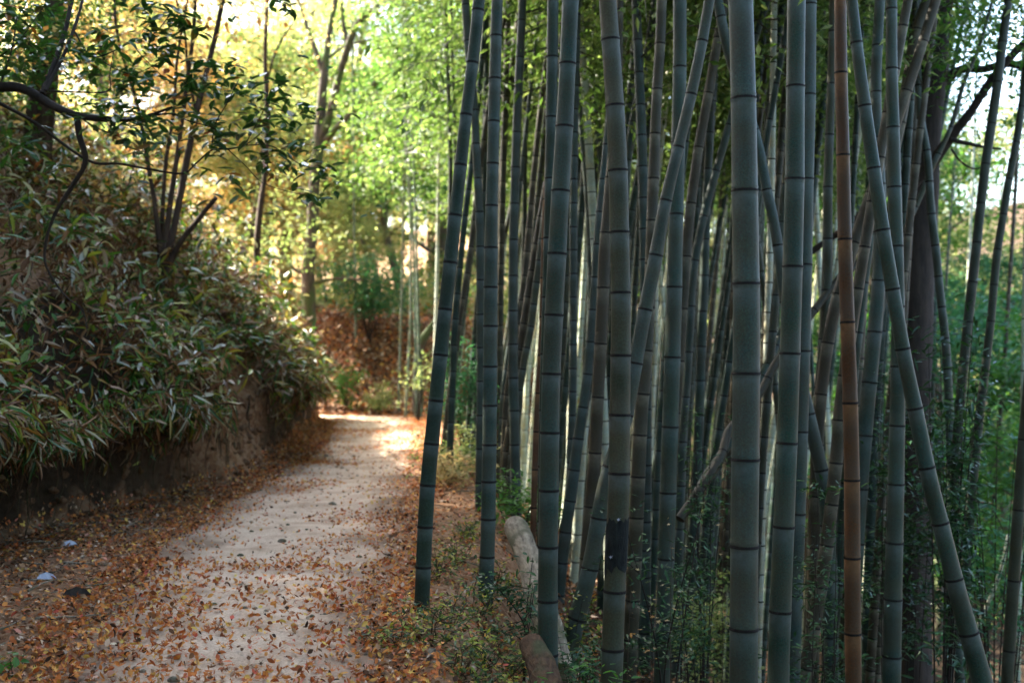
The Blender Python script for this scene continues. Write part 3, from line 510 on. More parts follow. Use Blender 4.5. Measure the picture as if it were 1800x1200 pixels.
 ('rightmost dark slim bamboo before the green leaves, leaning right', [(1812, 60), (1800, 157), (1787, 250), (1773, 317), (1763, 383), (1753, 440), (1747, 500), (1742, 563), (1730, 663), (1720, 743), (1715, 800), (1708, 867), (1700, 967), (1693, 1100)], [12, 12, 13, 13, 13, 14, 14, 14, 15, 16, 16, 16, 17, 17], 10.6, 250, 64, 62, 'd'),
 ('thin bluish bamboo leaning hard right across the dark tree limb', [(1745, 0), (1720, 90), (1693, 145), (1680, 200), (1660, 255), (1645, 275), (1630, 317), (1612, 358), (1593, 400), (1575, 450), (1560, 500)], [5, 6, 7, 8, 9, 10, 10, 10, 10, 11, 11], 10.5, 270, 46, 46, 'n'),
 ('black bamboo cut by the right edge of the picture', [(1815, 600), (1797, 800), (1783, 1000), (1770, 1200)], [18, 19, 20, 21], 8, 650, 130, 120, 'd'),
 ('pale thin bamboo leaning left in front of the dark trunk', [(1612, 90), (1617, 207), (1630, 263), (1637, 377), (1645, 433), (1650, 493), (1657, 553), (1663, 607), (1668, 700), (1673, 850), (1680, 1000)], [12, 13, 13, 14, 14, 14, 14, 15, 15, 15, 16], 10.2, 150, 56, 54, 'n'),
 ('short pale bamboo low between the brown stem and its neighbours', [(1482, 900), (1475, 1000), (1465, 1113), (1452, 1200)], [16, 18, 20, 21], 9.5, 1113, 90, 90, 'n'),
 ('brown leaning bamboo behind the path-edge stem', [(840, 330), (832, 400), (823, 467), (810, 547), (800, 623), (790, 700), (782, 767)], [10, 10, 10, 10, 11, 11, 11], 13.5, 340, 46, 45, 't'),
 ('deep green bamboo glimpsed right behind the leaning path-edge stem', [(838, 200), (828, 300), (815, 400), (807, 483), (800, 560), (796, 660), (792, 760)], [10, 10, 11, 11, 12, 12, 12], 12.5, 240, 46, 45, 'g'),
 ('dark thin bamboo tight behind the straight path-edge one', [(856, 0), (855, 100), (853, 200), (851, 350), (848, 500), (850, 700)], [9, 9, 9, 9, 9, 9], 14, 60, 70, 65, 'g'),
 ('dark thin bamboo midway between the second and third front stems', [(925, 0), (924, 120), (923, 250), (922, 400), (918, 520), (912, 700)], [8, 8, 8, 9, 9, 9], 15, 40, 60, 55, 'd'),
 ('tan thin bamboo leaning right from between the two path-edge stems', [(915, 0), (906, 70), (897, 140), (889, 200), (883, 260), (880, 360)], [9, 9, 9, 9, 9, 9], 14.5, 40, 50, 48, 't'),
 ('orange-brown thin bamboo at the left side of the stem before the log', [(962, 300), (957, 400), (953, 567), (947, 680), (942, 767), (938, 900)], [10, 10, 10, 11, 11, 11], 9.4, 350, 70, 65, 'b'),
 ('slim green bamboo leaning right, third stem left of the log bamboo', [(955, 400), (945, 480), (932, 587), (923, 620), (917, 660), (907, 740), (900, 800), (893, 860)], [12, 13, 13, 13, 13, 13, 13, 13], 12, 420, 38, 38, 'n'),
 ('slim bamboo leaning right with brown lower half beside the path', [(932, 380), (922, 497), (905, 600), (890, 700), (883, 850)], [11, 12, 12, 12, 12], 12.6, 400, 42, 42, 't'),
 ('slim bamboo leaning right nearest the straight path-edge stem', [(912, 350), (905, 420), (897, 587), (883, 700), (878, 850)], [8, 8, 8, 9, 9], 13.6, 360, 42, 42, 'n'),
 ('thin pale bamboo clump stem, leftmost of those rising from the brown rise', [(714, 220), (711, 280), (709, 400), (706, 520), (702, 665)], [4, 4, 4, 4, 4.5], 24.2, 240, 34, 34, 'w'),
 ('thin pale bamboo in the small clump at the path bend, leaning over', [(712, 200), (717, 300), (722, 400), (722, 560), (714, 712)], [4, 4, 4, 4.5, 5], 22.6, 240, 34, 34, 'w'),
 ('thin pale bamboo in the middle of the small clump at the path bend', [(718, 200), (721, 300), (727, 430), (730, 560), (731, 708)], [4, 4, 4.5, 4.5, 5], 22.8, 250, 34, 34, 'w'),
 ('rightmost thin pale bamboo of the small clump at the path bend', [(723, 200), (728, 300), (732, 420), (735, 560), (739, 716)], [4, 4.5, 4.5, 5, 5], 22.3, 230, 34, 34, 'w'),
 ('lone pale bamboo pole standing left of the small clump', [(620, 100), (622, 300), (623, 420), (625, 560)], [4, 4, 4.5, 5], 27, 330, 40, 40, 'w'),
 ('pale thin bamboo just left of the leaning path-edge stem', [(778, 0), (773, 200), (771, 300), (769, 450), (765, 600)], [5, 5, 5.5, 6, 6], 20, 40, 44, 44, 'p'),
 ('thin green bamboo rising left of the fork behind the path edge', [(783, 0), (786, 100), (790, 200), (792, 300), (790, 450), (788, 600)], [7, 7, 7, 8, 8, 8], 17, 60, 56, 52, 'n'),
 ('thin grey bamboo second left of the fork behind the path edge', [(793, 0), (794, 67), (797, 150), (800, 233), (801, 350), (800, 500), (797, 640)], [6, 6, 6, 7, 7, 7, 7], 18, 30, 56, 52, 'n'),
 ('pale bamboo sliver at the right border, above the black one', [(1801, 500), (1799, 650), (1796, 800), (1792, 1000)], [8, 8, 9, 9], 12, 560, 90, 90, 'p'),
]
MM = {'w': M_culmpole, 'g': M_culmgreen, 'n': M_culm, 't': M_culmtan, 'b': M_culmbrown, 'd': M_culmdarksil, 'p': M_culmsunpale}
for q, (lab, pts, wid, Y, y0, s0, s1, mk) in enumerate(TR):
    bb_ = bamboo(lab, pts, wid, Y, y0, s0, s1, MM[mk], G1 if Y < 16 else 'bamboo at the far bend of the path', crown=(8.0 if q < 2 else 7.5 if mk == 'd' else 5.2 if Y < 16 else 4.6), seed=q, seg=20 if Y < 9 else 12, top=None if Y < 16 else 9, far=Y > 16)
    if 'charred' in lab and lab.startswith('thick mottled'):
        yy = np.array([1000, 990, 978, 962, 945, 930, 920, 914]); P = np.array([at(np.interp(v, [868, 973, 1100], [1088, 1083, 1078]), v, Y) for v in yy])-np.array(bb_.location)
        m_ = MB(); tube(m_, P, np.array([.0985, 1, 1, 1, 1, 1, 1, .0985])*0+.0562*1.0+.0008, 28, 0, cap=False); V_ = m_.V[0]; k_ = np.arange(len(V_)); e0 = (k_ < 28) | (k_ >= len(V_)-28); V_[e0, 2] += .06*fbm(k_[e0]*.8, k_[e0]*0, 3)
        m_.build('charred_patch', [M_char], bb_)
        for p_, d_ in ((P[-1]+[-.018, -.062, .004], [.8, -.1, .5]), (P[2]+[-.046, -.055, .0], [.7, -.3, .5])):
            m_ = MB(); scatter(m_, T_maple(), np.array([p_]), np.array([d_]), np.array([[0.1, -1, .3]]), .036, .02, 0); m_.build('torn_sheath', [M_pale], bb_)
# the many stems further back in the grove
rr = random.Random(5)
def far_bamboo(px, Y, lean, mk, q, d=None, lab=None, grp=None, ylow=900, crown=None):
    d = d or rr.uniform(.065, .105); w = d*F/Y; b = rr.uniform(-25, 25)
    pts = [(px+lean*(600-y)+b*math.sin((y)/1200*3.14), y) for y in (0, 200, 400, 600, 800, ylow)]
    return bamboo(lab or 'thin bamboo deep in the grove behind the front stems', pts, [w*f for f in (.8, .88, .94, 1, 1.03, 1.06)], Y, rr.uniform(0, 60), rr.uniform(.26, .36)*F/Y, None, MM[mk], grp or 'bamboo stems deep inside the grove', crown=None if px > 1590 else (rr.uniform(3.6, 5.2) if Y < 24 else rr.uniform(5, 6.5)), seed=1000+q, seg=8, top=rr.uniform(8.5, 11.5), far=True)
q = 0
for band, (ya, yb, cnt) in enumerate([(10, 14, 34), (14, 19, 62), (19, 26, 70), (26, 36, 60)]):
    for _ in range(cnt):
        Y = rr.uniform(ya, yb); px = rr.uniform(800 if Y < 20 else 785, 1620) if rr.random() < .95 else rr.uniform(1600, 1830)
        X = (px-CX)/F*Y
        if X < float(drop(Y))+.35: continue
        if px > 1600 and Y < 14: continue
        lean = rr.gauss(.07, .06); mk = rr.choice('nnnnggttp' if Y < 19 else 'nngpppp')
        far_bamboo(px, Y, lean, mk, q, ylow=820); q += 1
for X, Y in [(1.6, 3.2), (2.9, 3.6), (2.2, 1.6), (3.8, 1.9), (1.5, .2), (3.0, -.4), (4.6, .3), (1.9, -2.2), (3.6, -2.8), (5.4, 3.2), (5.9, 1.2), (2.4, -4.6)]:  # unseen stems added to shade the front culms from the camera side
    px = CX+X/Y*F if Y > .5 else 0
    zb = float(gz(X, Y)); m_ = MB(); h_ = np.linspace(0, 10, 40); P = np.stack([.02*h_**1.5*.3, 0*h_, h_], -1); tube(m_, P, np.linspace(.06, .02, 40), 12, 0)
    root = empty('bamboo', (X, Y, zb-.1)); tag(root, 'unseen bamboo added just outside the picture to shade the grove', 'bamboo', 'added shade bamboo beside the camera'); m_.build('culm', [M_culm, M_node], root)
    c = link('foliage', CROWNS[q % 5], root, (.5, 0, 5.0)); c.rotation_euler = (0, 0, X*3); q += 1
# ------------------------------------------------------------------ fallen / leaning dead culms
def loose_culm(lab, pts, wid, Y0, Y1, mat, cat='bamboo'):
    n = len(pts); Ys = np.linspace(Y0, Y1, n); P = np.array([at(p[0], p[1], y) for p, y in zip(pts, Ys)]); r = np.array(wid)/F*Ys/2
    m_ = MB(); Q = smooth_path(P, 60); rq = np.interp(np.linspace(0, n-1, 60), np.arange(n), r); rq[::6] *= 1.08
    ms = np.zeros(60, int); ms[::6] = 1
    base = Q[-1].copy(); tube(m_, Q-base, rq, 12, 0)
    L_ = np.arange(4, 58, 7)
    for j in L_:
        a = Q[j]-base; dd = Q[j+1]-Q[j]; dd /= np.linalg.norm(dd); tube(m_, [a-dd*.005, a+dd*.005], [rq[j]*1.06]*2, 12, 1)
    o = m_.build('leaning_bamboo_pole', [mat, M_node]); o.location = base; tag(o, lab, cat, 'dead bamboo poles leaning through the grove'); return o
loose_culm('long brown dead bamboo pole slanting down left behind the two thickest stems', [(1560, 405), (1500, 470), (1477, 487), (1433, 543), (1400, 590), (1363, 640), (1330, 700), (1283, 755), (1267, 803), (1233, 857), (1195, 912)], [11, 12, 12, 13, 14, 14, 14, 15, 16, 17, 18], 9.9, 8.6, M_culmtan)
loose_culm('grey-green dead bamboo pole slanting beside the long brown one', [(1420, 500), (1372, 590), (1350, 640), (1338, 665), (1310, 720), (1280, 780), (1240, 840), (1208, 900)], [14, 15, 16, 16, 16, 16, 16, 16], 10.5, 9.2, M_culm)
loose_culm('bright pale bamboo pole leaning right beneath the widest stem gap', [(1296, 640), (1284, 700), (1262, 770), (1245, 830)], [9, 9, 9, 9], 16, 16, M_culmsunpale)
loose_culm('pale thin bamboo pole leaning among the lower right leaves', [(1772, 940), (1762, 990), (1745, 1040), (1720, 1100)], [5, 6, 7, 7], 11, 11, M_culmsunpale)

# ------------------------------------------------------------------ logs beside the path
def log(lab, A, B, r0, r1, mat, seed):
    n = 70; t = np.linspace(0, 1, n)[:, None]; P = np.array(A)*(1-t)+np.array(B)*t; P[:, 0] += .02*np.sin(t[:, 0]*5); rr_ = r0+(r1-r0)*t[:, 0]
    rr_ = rr_*(1+.06*np.sin(t[:, 0]*9+seed)+.04*fbm(t[:, 0]*5, t[:, 0]*0, seed)); rr_[0] *= .35; rr_[1] *= .72; rr_[2] *= .9; rr_[3] *= .97
    base = P[-1].copy(); m_ = MB(); tube(m_, P-base, rr_, 44, 0, jit=.07, seed=seed)
    o = m_.build('log', [mat]); o.location = base; tag(o, lab, 'log', 'old logs beside the path'); return o
log('pale weathered log with a rounded end, lying down the slope beside the path', at(903, 918, 8.2), at(992, 1190, 6.3), .085, .095, M_log, 2)
log('brown split log below the pale log near the lower edge', at(930, 1125, 6.0), at(985, 1290, 5.2), .068, .085, M_logb, 4)

# ------------------------------------------------------------------ trees
def skeleton_tree(name, lab, cat, limbs, bark, leaf=None, group=None, leafspec=None, seg=10, extra_leaf=None, part='trunk'):
    """limbs: list of (traced points, widths px, Y0, Y1) ; crown from clusters"""
    base = at(*limbs[0][0][0], limbs[0][2]) ; gzb = float(gz(base[0], base[1]))
    if part == 'trunk': base[2] = min(base[2], gzb)
    root = empty(name, base); tag(root, lab, cat, group); m_ = MB()
    for j, (pts, wid, Y0, Y1) in enumerate(limbs):
        n = len(pts); Ys = np.linspace(Y0, Y1, n); P = np.array([at(p[0], p[1], y) for p, y in zip(pts, Ys)]); r = np.array(wid, float)/F*Ys/2
        if j == 0 and part == 'trunk' and P[0][2] > gzb: P = np.vstack([[P[0][0], P[0][1], gzb-.2], P]); r = np.concatenate([[r[0]*1.25], r]); n += 1
        k = max(8, n*5); Q = smooth_path(P, k); rq = np.interp(np.linspace(0, n-1, k), np.arange(n), r)
        tube(m_, Q-base, rq, seg, 0, jit=.12, seed=j)
    m_.build(part, [bark], root)
    if leafspec:
        lm = MB(); leafspec(lm, base); lm.build('crown', [leaf] if not isinstance(leaf, list) else leaf, root, smooth=False)
    return root
def cluster_leaves(lm, C, n_per, size, lw, base, spread=.06, tmpl=None, droop=.3):
    for c in C:
        k = n_per+R.randint(-2, 3); a = R.uniform(0, 6.28)+np.arange(k)*2.4; D = np.stack([np.cos(a), np.sin(a), R.uniform(-.7, .45, k)-droop*.3], -1)
        P = np.repeat(np.asarray(c)[None]-base, k, 0)+R.randn(k, 3)*spread*.3; sz = size*R.uniform(.65, 1.15, k)
        scatter(lm, tmpl or T_oval(), P, D, np.array([0, 0, 1])+.45*rdir(k), sz, sz*lw, 0, curl=R.uniform(0, 2, k))

# evergreen branch reaching in from the left
YB = 4.6
cl = [(420, 135), (445, 150), (480, 145), (490, 152), (503, 180), (415, 165), (455, 215), (470, 225), (500, 198), (515, 205), (380, 215), (375, 250), (390, 235), (440, 190), (480, 245), (490, 270), (520, 250), (540, 250), (570, 288), (575, 300), (500, 285), (455, 270), (405, 305), (420, 318), (545, 345), (555, 352), (370, 110), (350, 130), (330, 145), (310, 155), (290, 105), (270, 60), (300, 20), (310, 35), (240, 140), (215, 150), (230, 190), (160, 130), (170, 200), (190, 180), (260, 30), (320, 210), (330, 225), (225, 250), (250, 265), (60, 240), (50, 252), (120, 70), (130, 90), (350, 45), (285, 90), (295, 75), (335, 160), (300, 170), (250, 140), (275, 15), (185, 75), (210, 80), (200, 205), (215, 215), (240, 225), (260, 240), (350, 225), (365, 205), (340, 110), (10, 20), (25, 40), (40, 15), (60, 30), (20, 90), (45, 70), (35, 115), (15, 130), (60, 120), (5, 60), (80, 15), (375, 150), (285, 210), (455, 180), (430, 235), (470, 290), (530, 300), (150, 115), (175, 55), (232, 12)]
CL = [at(x+R.uniform(-5, 5), y+R.uniform(-4, 4), YB+R.uniform(-.25, .35)) for x, y in cl]
limbs = [([(-900, 700), (-860, 500), (-780, 330), (-560, 200), (-300, 170), (-120, 160), (0, 153), (45, 158), (90, 185), (135, 203), (200, 210), (250, 207), (303, 188)], [60, 52, 46, 36, 28, 22, 18, 17, 15, 13, 9, 7, 4], 4.6, YB),
 ([(135, 203), (140, 240), (150, 285), (125, 330), (95, 380), (80, 430), (82, 470), (115, 520), (145, 545), (153, 580)], [12, 11, 9, 8, 6, 5, 4, 3, 3, 2], YB-.05, 4.7),
 ([(75, 165), (100, 100), (118, 40), (130, -20)], [11, 9, 8, 7], YB, 4.9),
 ([(80, 160), (115, 90), (140, 20), (148, -20)], [7, 6, 5, 5], YB, 4.9),
 ([(0, 182), (60, 215), (120, 260), (165, 286), (210, 288), (260, 297), (320, 305), (345, 287), (372, 264), (400, 262), (430, 255), (462, 230), (475, 200)], [7, 6, 5, 5, 4, 4, 3.5, 3, 3, 3, 2, 2, 1.6], YB+.1, YB+.1),
 ([(400, 262), (430, 290), (460, 320), (500, 335), (545, 345)], [2, 1.6, 1.5, 1.3, 1.2], YB+.1, YB+.2),
 ([(430, 255), (480, 258), (530, 290), (572, 296)], [2, 1.8, 1.5, 1.3], YB+.1, YB+.2),
 ([(372, 264), (378, 220), (400, 180), (420, 140)], [2.4, 2, 1.7, 1.2], YB+.1, YB), ([(430, 255), (450, 220), (480, 160)], [2, 1.6, 1.3], YB, YB),
 ([(250, 207), (300, 200), (330, 212), (365, 222), (395, 235)], [4, 3, 2.4, 2, 1.5], YB, YB),
 ([(85, 160), (135, 162), (190, 160), (193, 130), (200, 90)], [3.5, 3, 2.5, 2, 1.5], YB, YB+.1),
 ([(130, 55), (165, 100), (230, 75), (270, 60), (300, 25)], [3, 2.5, 2, 2, 1.5], YB+.2, YB), ([(165, 100), (230, 130), (290, 105)], [2.2, 1.8, 1.5], YB, YB),
 ([(230, 75), (260, 110), (310, 150), (350, 128), (370, 110)], [2, 1.8, 1.6, 1.4, 1.2], YB, YB), ([(300, 25), (330, 30), (355, 42)], [1.5, 1.3, 1.2], YB, YB),
 ([(135, 203), (170, 225), (220, 245), (255, 265)], [3, 2.4, 1.8, 1.4], YB, YB), ([(0, 150), (20, 90), (30, 30)], [4, 3, 2], YB, YB), ([(0, 100), (35, 70), (75, 15)], [3, 2, 2], YB, YB)]
skeleton_tree('evergreen_branch', 'dark evergreen branch with glossy leaf rosettes reaching in from the upper left', 'tree branch', limbs, M_barkd, M_branchleaf, None, lambda lm, b: (cluster_leaves(lm, CL, 8, .068, .42, b), cluster_leaves(lm, [c+R.randn(3)*[.09, .05, .05] for c in CL[26:60]+CL[65:80]], 6, .06, .42, b), cluster_leaves(lm, [c+R.randn(3)*[.13, .1, .1] for c in CL], 4, .055, .42, b)), part='branch')
# small spray at the top
skeleton_tree('leafy_twig', 'small leafy twig hanging in at the top edge left of the fork tree', 'twig', [([(440, -60), (455, -20), (480, 0), (500, 8), (515, 18)], [3, 2.5, 2, 1.6, 1.3], 4.8, 4.8)], M_barkd, M_branchleaf, None, lambda lm, b: cluster_leaves(lm, [at(490, 8, 4.8), at(503, 12, 4.8), at(508, 3, 4.8)], 6, .06, .42, b), part='branch')

def spray_leaves(lm, base, P, n, spread, L, W, tm=None, m=0, flat=.4):
    P = np.asarray(P); idx = R.randint(0, len(P), n); Q = P[idx]+R.randn(n, 3)*spread; D = rdir(n); D[:, 2] = D[:, 2]*.5-.2
    scatter(lm, tm or T_simple(), Q-base, D, rdir(n)*flat+[0, 0, 1], R.uniform(.6, 1.2, n)*L, R.uniform(.6, 1.2, n)*W, m)

# many-stemmed tree on the bank
Yb = 12.6
limbs = [([(283, 478), (275, 380), (262, 300), (245, 200), (225, 130), (205, 50), (198, -60)], [11, 9, 8, 7, 6, 5, 4], Yb, Yb-.3), ([(285, 478), (300, 350), (315, 250), (328, 150), (340, 60), (346, -60)], [12, 10, 9, 8, 7, 6], Yb, Yb),
 ([(290, 478), (308, 390), (325, 300), (345, 200), (357, 150), (375, 80), (392, 0), (405, -60)], [13, 12, 12, 11, 10, 9, 8, 7], Yb, Yb+.3), ([(292, 475), (318, 425), (345, 390), (380, 347)], [11, 10, 9, 8], Yb-.1, Yb-.4), ([(281, 478), (290, 300), (305, 200), (312, 100), (330, 0)], [8, 7, 6, 5, 4], Yb+.1, Yb+.2),
 ([(345, 200), (330, 120), (325, 60), (310, 0)], [6, 5, 4, 4], Yb+.2, Yb)]
tips = [at(x, y, Yb+R.uniform(-1, 1)) for x, y in [(200, 40), (230, 100), (330, 60), (380, 20), (310, 110), (260, 180), (180, 310), (190, 320), (160, 325), (350, -60), (220, -40), (290, -50), (400, -60), (150, 30), (180, 70), (100, 60)]]
skeleton_tree('multi_stemmed_tree', 'brown tree with several slim stems fanning up from the bank', 'tree', limbs, M_barkr, M_autumn_o, 'trees beyond the bank', lambda lm, b: spray_leaves(lm, b, tips, 1500, [.35, .5, .25], .09, .06))
# fork tree
Yf = 25
limbs = [([(542, 585), (543, 470), (549, 400), (552, 330), (560, 250), (566, 170), (572, 112)], [25, 22, 21, 20, 20, 17, 14], Yf, Yf), ([(572, 112), (576, 80), (582, 40), (596, -30)], [14, 11, 10, 8], Yf, Yf), ([(562, 250), (580, 200), (592, 150), (608, 95), (625, 48), (640, 30), (675, 0), (710, -40)], [16, 14, 13, 12, 11, 9, 8, 7], Yf, Yf-1),
 ([(570, 250), (590, 227), (630, 185), (665, 140), (690, 105), (705, 70), (735, 30)], [12, 11, 10, 10, 8, 6, 4], Yf, Yf-1.5), ([(568, 130), (555, 90), (540, 50), (532, 20), (515, -20)], [9, 8, 7, 6, 5], Yf, Yf), ([(612, 85), (604, 45), (600, 0), (602, -30)], [7, 6, 6, 5], Yf, Yf), ([(575, 105), (600, 85), (640, 72), (680, 70)], [5, 4, 4, 3], Yf, Yf),
 ([(545, 480), (520, 475), (500, 450), (480, 400)], [9, 7, 5, 4], Yf, Yf), ([(548, 500), (590, 490), (640, 492)], [7, 5, 3], Yf, Yf)]
tp = [at(x, y, Yf+R.uniform(-2, 2)) for x, y in [(590, -20), (640, -40), (700, -20), (520, 0), (560, -60), (740, -30), (480, -20), (530, 170), (540, 200), (555, 330), (530, 320), (700, 130), (520, 420), (500, 440), (470, 380), (600, 410), (640, 330)]]
skeleton_tree('fork_tree', 'grey tree with a forked trunk at the bend of the path', 'tree', limbs, M_bark, M_yg, 'trees beyond the bank', lambda lm, b: spray_leaves(lm, b, tp, 6000, [.6, .7, .35], .10, .06), seg=14)
# thin tree left of it
skeleton_tree('slim_tree', 'slim red-brown tree between the many-stemmed and the forked one', 'tree', [([(452, 430), (460, 350), (466, 300), (470, 200), (466, 100), (470, 0), (472, -60)], [11, 10, 9, 9, 8, 7, 6], 21, 21), ([(468, 150), (485, 90), (515, 40)], [5, 4, 3], 21, 21)], M_barkr, M_autumn, 'trees beyond the bank', lambda lm, b: spray_leaves(lm, b, [at(470+R.uniform(-70, 70), R.uniform(-80, 90), 21) for _ in range(12)], 1300, [.4, .5, .25], .10, .07))
skeleton_tree('dark_trunk_tree', 'dark red-brown trunk half hidden at the top left corner', 'tree', [([(60, 330), (70, 200), (85, 90), (95, 30), (120, -60)], [52, 48, 44, 40, 36], 13, 13), ([(78, 130), (40, 60), (10, 0)], [18, 14, 10], 13, 12.6)], M_barkr, M_green, 'trees beyond the bank', lambda lm, b: spray_leaves(lm, b, [at(-40+250*R.rand()**1.4, R.uniform(-70, 170), 12.4+R.uniform(-.6, .6)) for _ in range(60)], 5200, [.2, .3, .15], .08, .04))

# big dark tree on the right with limbs
Yt = 12.2
limbs = [([(1600, 1100), (1602, 800), (1606, 600), (1615, 400), (1625, 250), (1638, 120), (1650, 0), (1665, -120)], [70, 66, 62, 60, 56, 54, 50, 44], Yt, Yt), ([(1650, 150), (1690, 122), (1730, 122), (1765, 112), (1810, 118), (1860, 110)], [20, 15, 13, 13, 12, 9], Yt, Yt-.4),
 ([(1585, 345), (1613, 312), (1640, 285), (1672, 240), (1700, 205), (1730, 160), (1755, 125), (1800, 75), (1850, 20)], [24, 22, 20, 17, 15, 15, 14, 12, 10], Yt-.3, Yt-1), ([(1670, 245), (1700, 252), (1728, 258), (1760, 262)], [8, 7, 5, 3], Yt-.6, Yt-.6), ([(1672, 262), (1690, 285), (1715, 297), (1740, 285)], [4, 3.5, 3, 2], Yt-.6, Yt-.6),
 ([(1600, 300), (1560, 330), (1500, 390), (1430, 440), (1380, 480)], [18, 15, 13, 11, 9], Yt+.2, Yt+.5)]
tp2 = [at(x, y, Yt+R.uniform(-1, 2)) for x, y in [(1700, 20), (1690, 60), (1680, 100), (1780, 150), (1760, 30), (1720, -40), (1640, -60), (1600, -60), (1660, 20), (1800, 200), (1740, 60), (1560, -60), (1640, 100), (1625, 160), (1640, 60), (1790, 40)]]
skeleton_tree('large_dark_tree', 'large dark trunk with spreading limbs behind the right-hand bamboo', 'tree', limbs, M_barkd, M_green, None, lambda lm, b: spray_leaves(lm, b, tp2, 5200, [.32, .5, .25], .075, .045), seg=18)

# generic broad-leaved trees
def gen_tree(seed, H=9, r0=.16, spread=2.8, nl=9000, leafL=.13, leafW=.09, clear=.25, flat=.55):
    rs = np.random.RandomState(seed); tr = MB(); lv = MB(); tips = []
    P = [np.zeros(3)]; d = np.array([0, 0, 1.0])
    for i_ in range(10): d = d+rs.randn(3)*[.09, .09, 0]; d /= np.linalg.norm(d); P.append(P[-1]+d*H*.085)
    P = np.array(P); tube(tr, P, np.linspace(r0, r0*.25, 11), 8, jit=.12)
    for b in range(16):
        f = clear+(1-clear)*(b+rs.rand())/16; p0 = np.array([np.interp(f*10, np.arange(11), P[:, c]) for c in range(3)]); a = b*2.4+rs.rand()
        ln = spread*(1.1-.6*f)*rs.uniform(.7, 1.15); dd = np.array([math.cos(a), math.sin(a), rs.uniform(.25, .9)]); t = np.linspace(0, 1, 7)[:, None]
        Q = p0+dd*ln*t+rs.randn(7, 3)*.06*ln*t; tube(tr, Q, np.linspace(r0*.35*(1.1-f), .012, 7), 6, cap=False); tips += [Q[3], Q[4], Q[5], Q[6], Q[6]]
        for s_i in (3, 4, 5):
            e_ = Q[s_i]+(dd*.3+rs.randn(3)*[.6, .6, .35])*ln*.45; tube(tr, [Q[s_i], (Q[s_i]+e_)/2+rs.randn(3)*.04, e_], [.02, .012, .006], 5, cap=False); tips += [e_, e_, (e_+Q[s_i])/2]
    tips = np.array(tips); idx = rs.randint(0, len(tips), nl); C = tips[idx]+rs.randn(nl, 3)*[.34, .34, .15]*spread/2.8
    D = rs.randn(nl, 3)*[1, 1, .45]+[0, 0, -.2]
    scatter(lv, T_simple(), C, D, rs.randn(nl, 3)*flat+[0, 0, 1], rs.uniform(.6, 1.2, nl)*leafL, rs.uniform(.6, 1.2, nl)*leafW)
    mk = lambda m_, nm: raw_mesh(nm, np.concatenate(m_.V), np.concatenate(m_.L), np.concatenate(m_.T), nm == 'trunk', [M_bark])
    return mk(tr, 'trunk'), mk(lv, 'crown')
GT = [gen_tree(300+i, nl=10000) for i in range(4)]
GTbig = [gen_tree(320+i, 10, .2, 3.6, 15000, .14, .09, .15) for i in range(2)]
def plant_tree(name, lab, X, Y, sc_, mats, lib, group, seed, z=None, bark=None):
    rs = random.Random(seed); tr, lv = lib[seed % len(lib)]
    key = (lv.name, mats.name)
    if key not in plant_tree.c:
        l2 = lv.copy(); l2.materials.clear(); l2.materials.append(mats); plant_tree.c[key] = l2
    root = empty(name, (X, Y, float(gz(X, Y))-.1 if z is None else z)); tag(root, lab, 'tree', group)
    a = link('trunk', tr, root); b = link('crown', plant_tree.c[key], root); rz = rs.uniform(0, 6.28)
    for o in (a, b): o.rotation_euler = (rs.uniform(-.04, .04)*0, 0, rz); o.scale = (sc_, sc_, sc_)
    return root
plant_tree.c = {}
def pt(px, Y): return (px-CX)/F*Y
BG = [  # px, Y, scale, material, label
 (470, 36, 1.15, M_autumn_o, 'orange-leaved tree behind the slim red-brown trunk'), (395, 33, 1.05, M_yg, 'yellow-green tree behind the many-stemmed one'), (545, 46, 1.2, M_autumn, 'golden tree seen through the fork of the grey tree'),
 (330, 42, 1.3, M_autumn, 'golden tree high behind the many-stemmed one'), (250, 34, 1.2, M_autumn_o, 'orange tree above the dwarf bamboo on the hillside'), (150, 31, 1.25, M_yg, 'yellow-green tree high on the left slope'), (60, 36, 1.3, M_autumn, 'golden tree behind the dark trunk in the corner'),
 (610, 40, .62, M_autumn, 'low golden tree over the brown rise'), (665, 44, .8, M_yg, 'pale yellow-green tree above the small bamboo clump'), (705, 33, .95, M_green, 'green tree above the small bamboo clump'), (770, 38, 1.25, M_green, 'tall green tree behind the path-edge bamboo'),
 (600, 43, 1.4, M_yg, 'tall pale green tree directly behind the forked trunk'), (500, 39, 1.3, M_yg, 'tall yellow-green tree between the slim and the forked trunks'), (430, 50, 1.2, M_yg, 'yellow-green tree far behind the slim red-brown trunk'), (560, 54, 1.1, M_autumn_o, 'orange tree far behind the forked trunk'), (640, 52, .9, M_autumn, 'golden tree far back right of the forked trunk'), (180, 45, 1.4, M_autumn, 'golden tree crowning the left slope'), (600, 60, .95, M_autumn, 'distant golden tree in the bright gap'), (480, 62, 1.2, M_autumn, 'distant golden tree left of the bright gap'), (700, 62, 1.1, M_yg, 'distant yellow-green tree right of the bright gap'), (760, 52, 1.2, M_yg, 'yellow-green tree deep behind the path-edge bamboo'),
 (845, 44, 1.25, M_yg, 'yellow-green tree behind the left end of the grove'), (640, 31.5, .42, M_yg, 'small yellow-green sapling on the brown rise'), (575, 33, .4, M_autumn, 'small golden sapling on the brown rise')]
for q, (px, Y, s_, mt, lab) in enumerate(BG): plant_tree('autumn_tree' if mt in (M_autumn, M_autumn_o) else 'leafy_tree', lab, pt(px, Y), Y, s_, mt, GT if s_ < 1.2 else GTbig, 'trees on the far hillside', q)
gr = [(920, 46, 1.3), (1010, 52, 1.3), (1100, 47, 1.3), (1190, 51, 1.4), (1290, 47, 1.3), (1380, 50, 1.4), (1470, 47, 1.3), (1560, 50, 1.3), (950, 56, 1.4), (1150, 58, 1.4), (1350, 58, 1.4), (1550, 60, 1.4)]
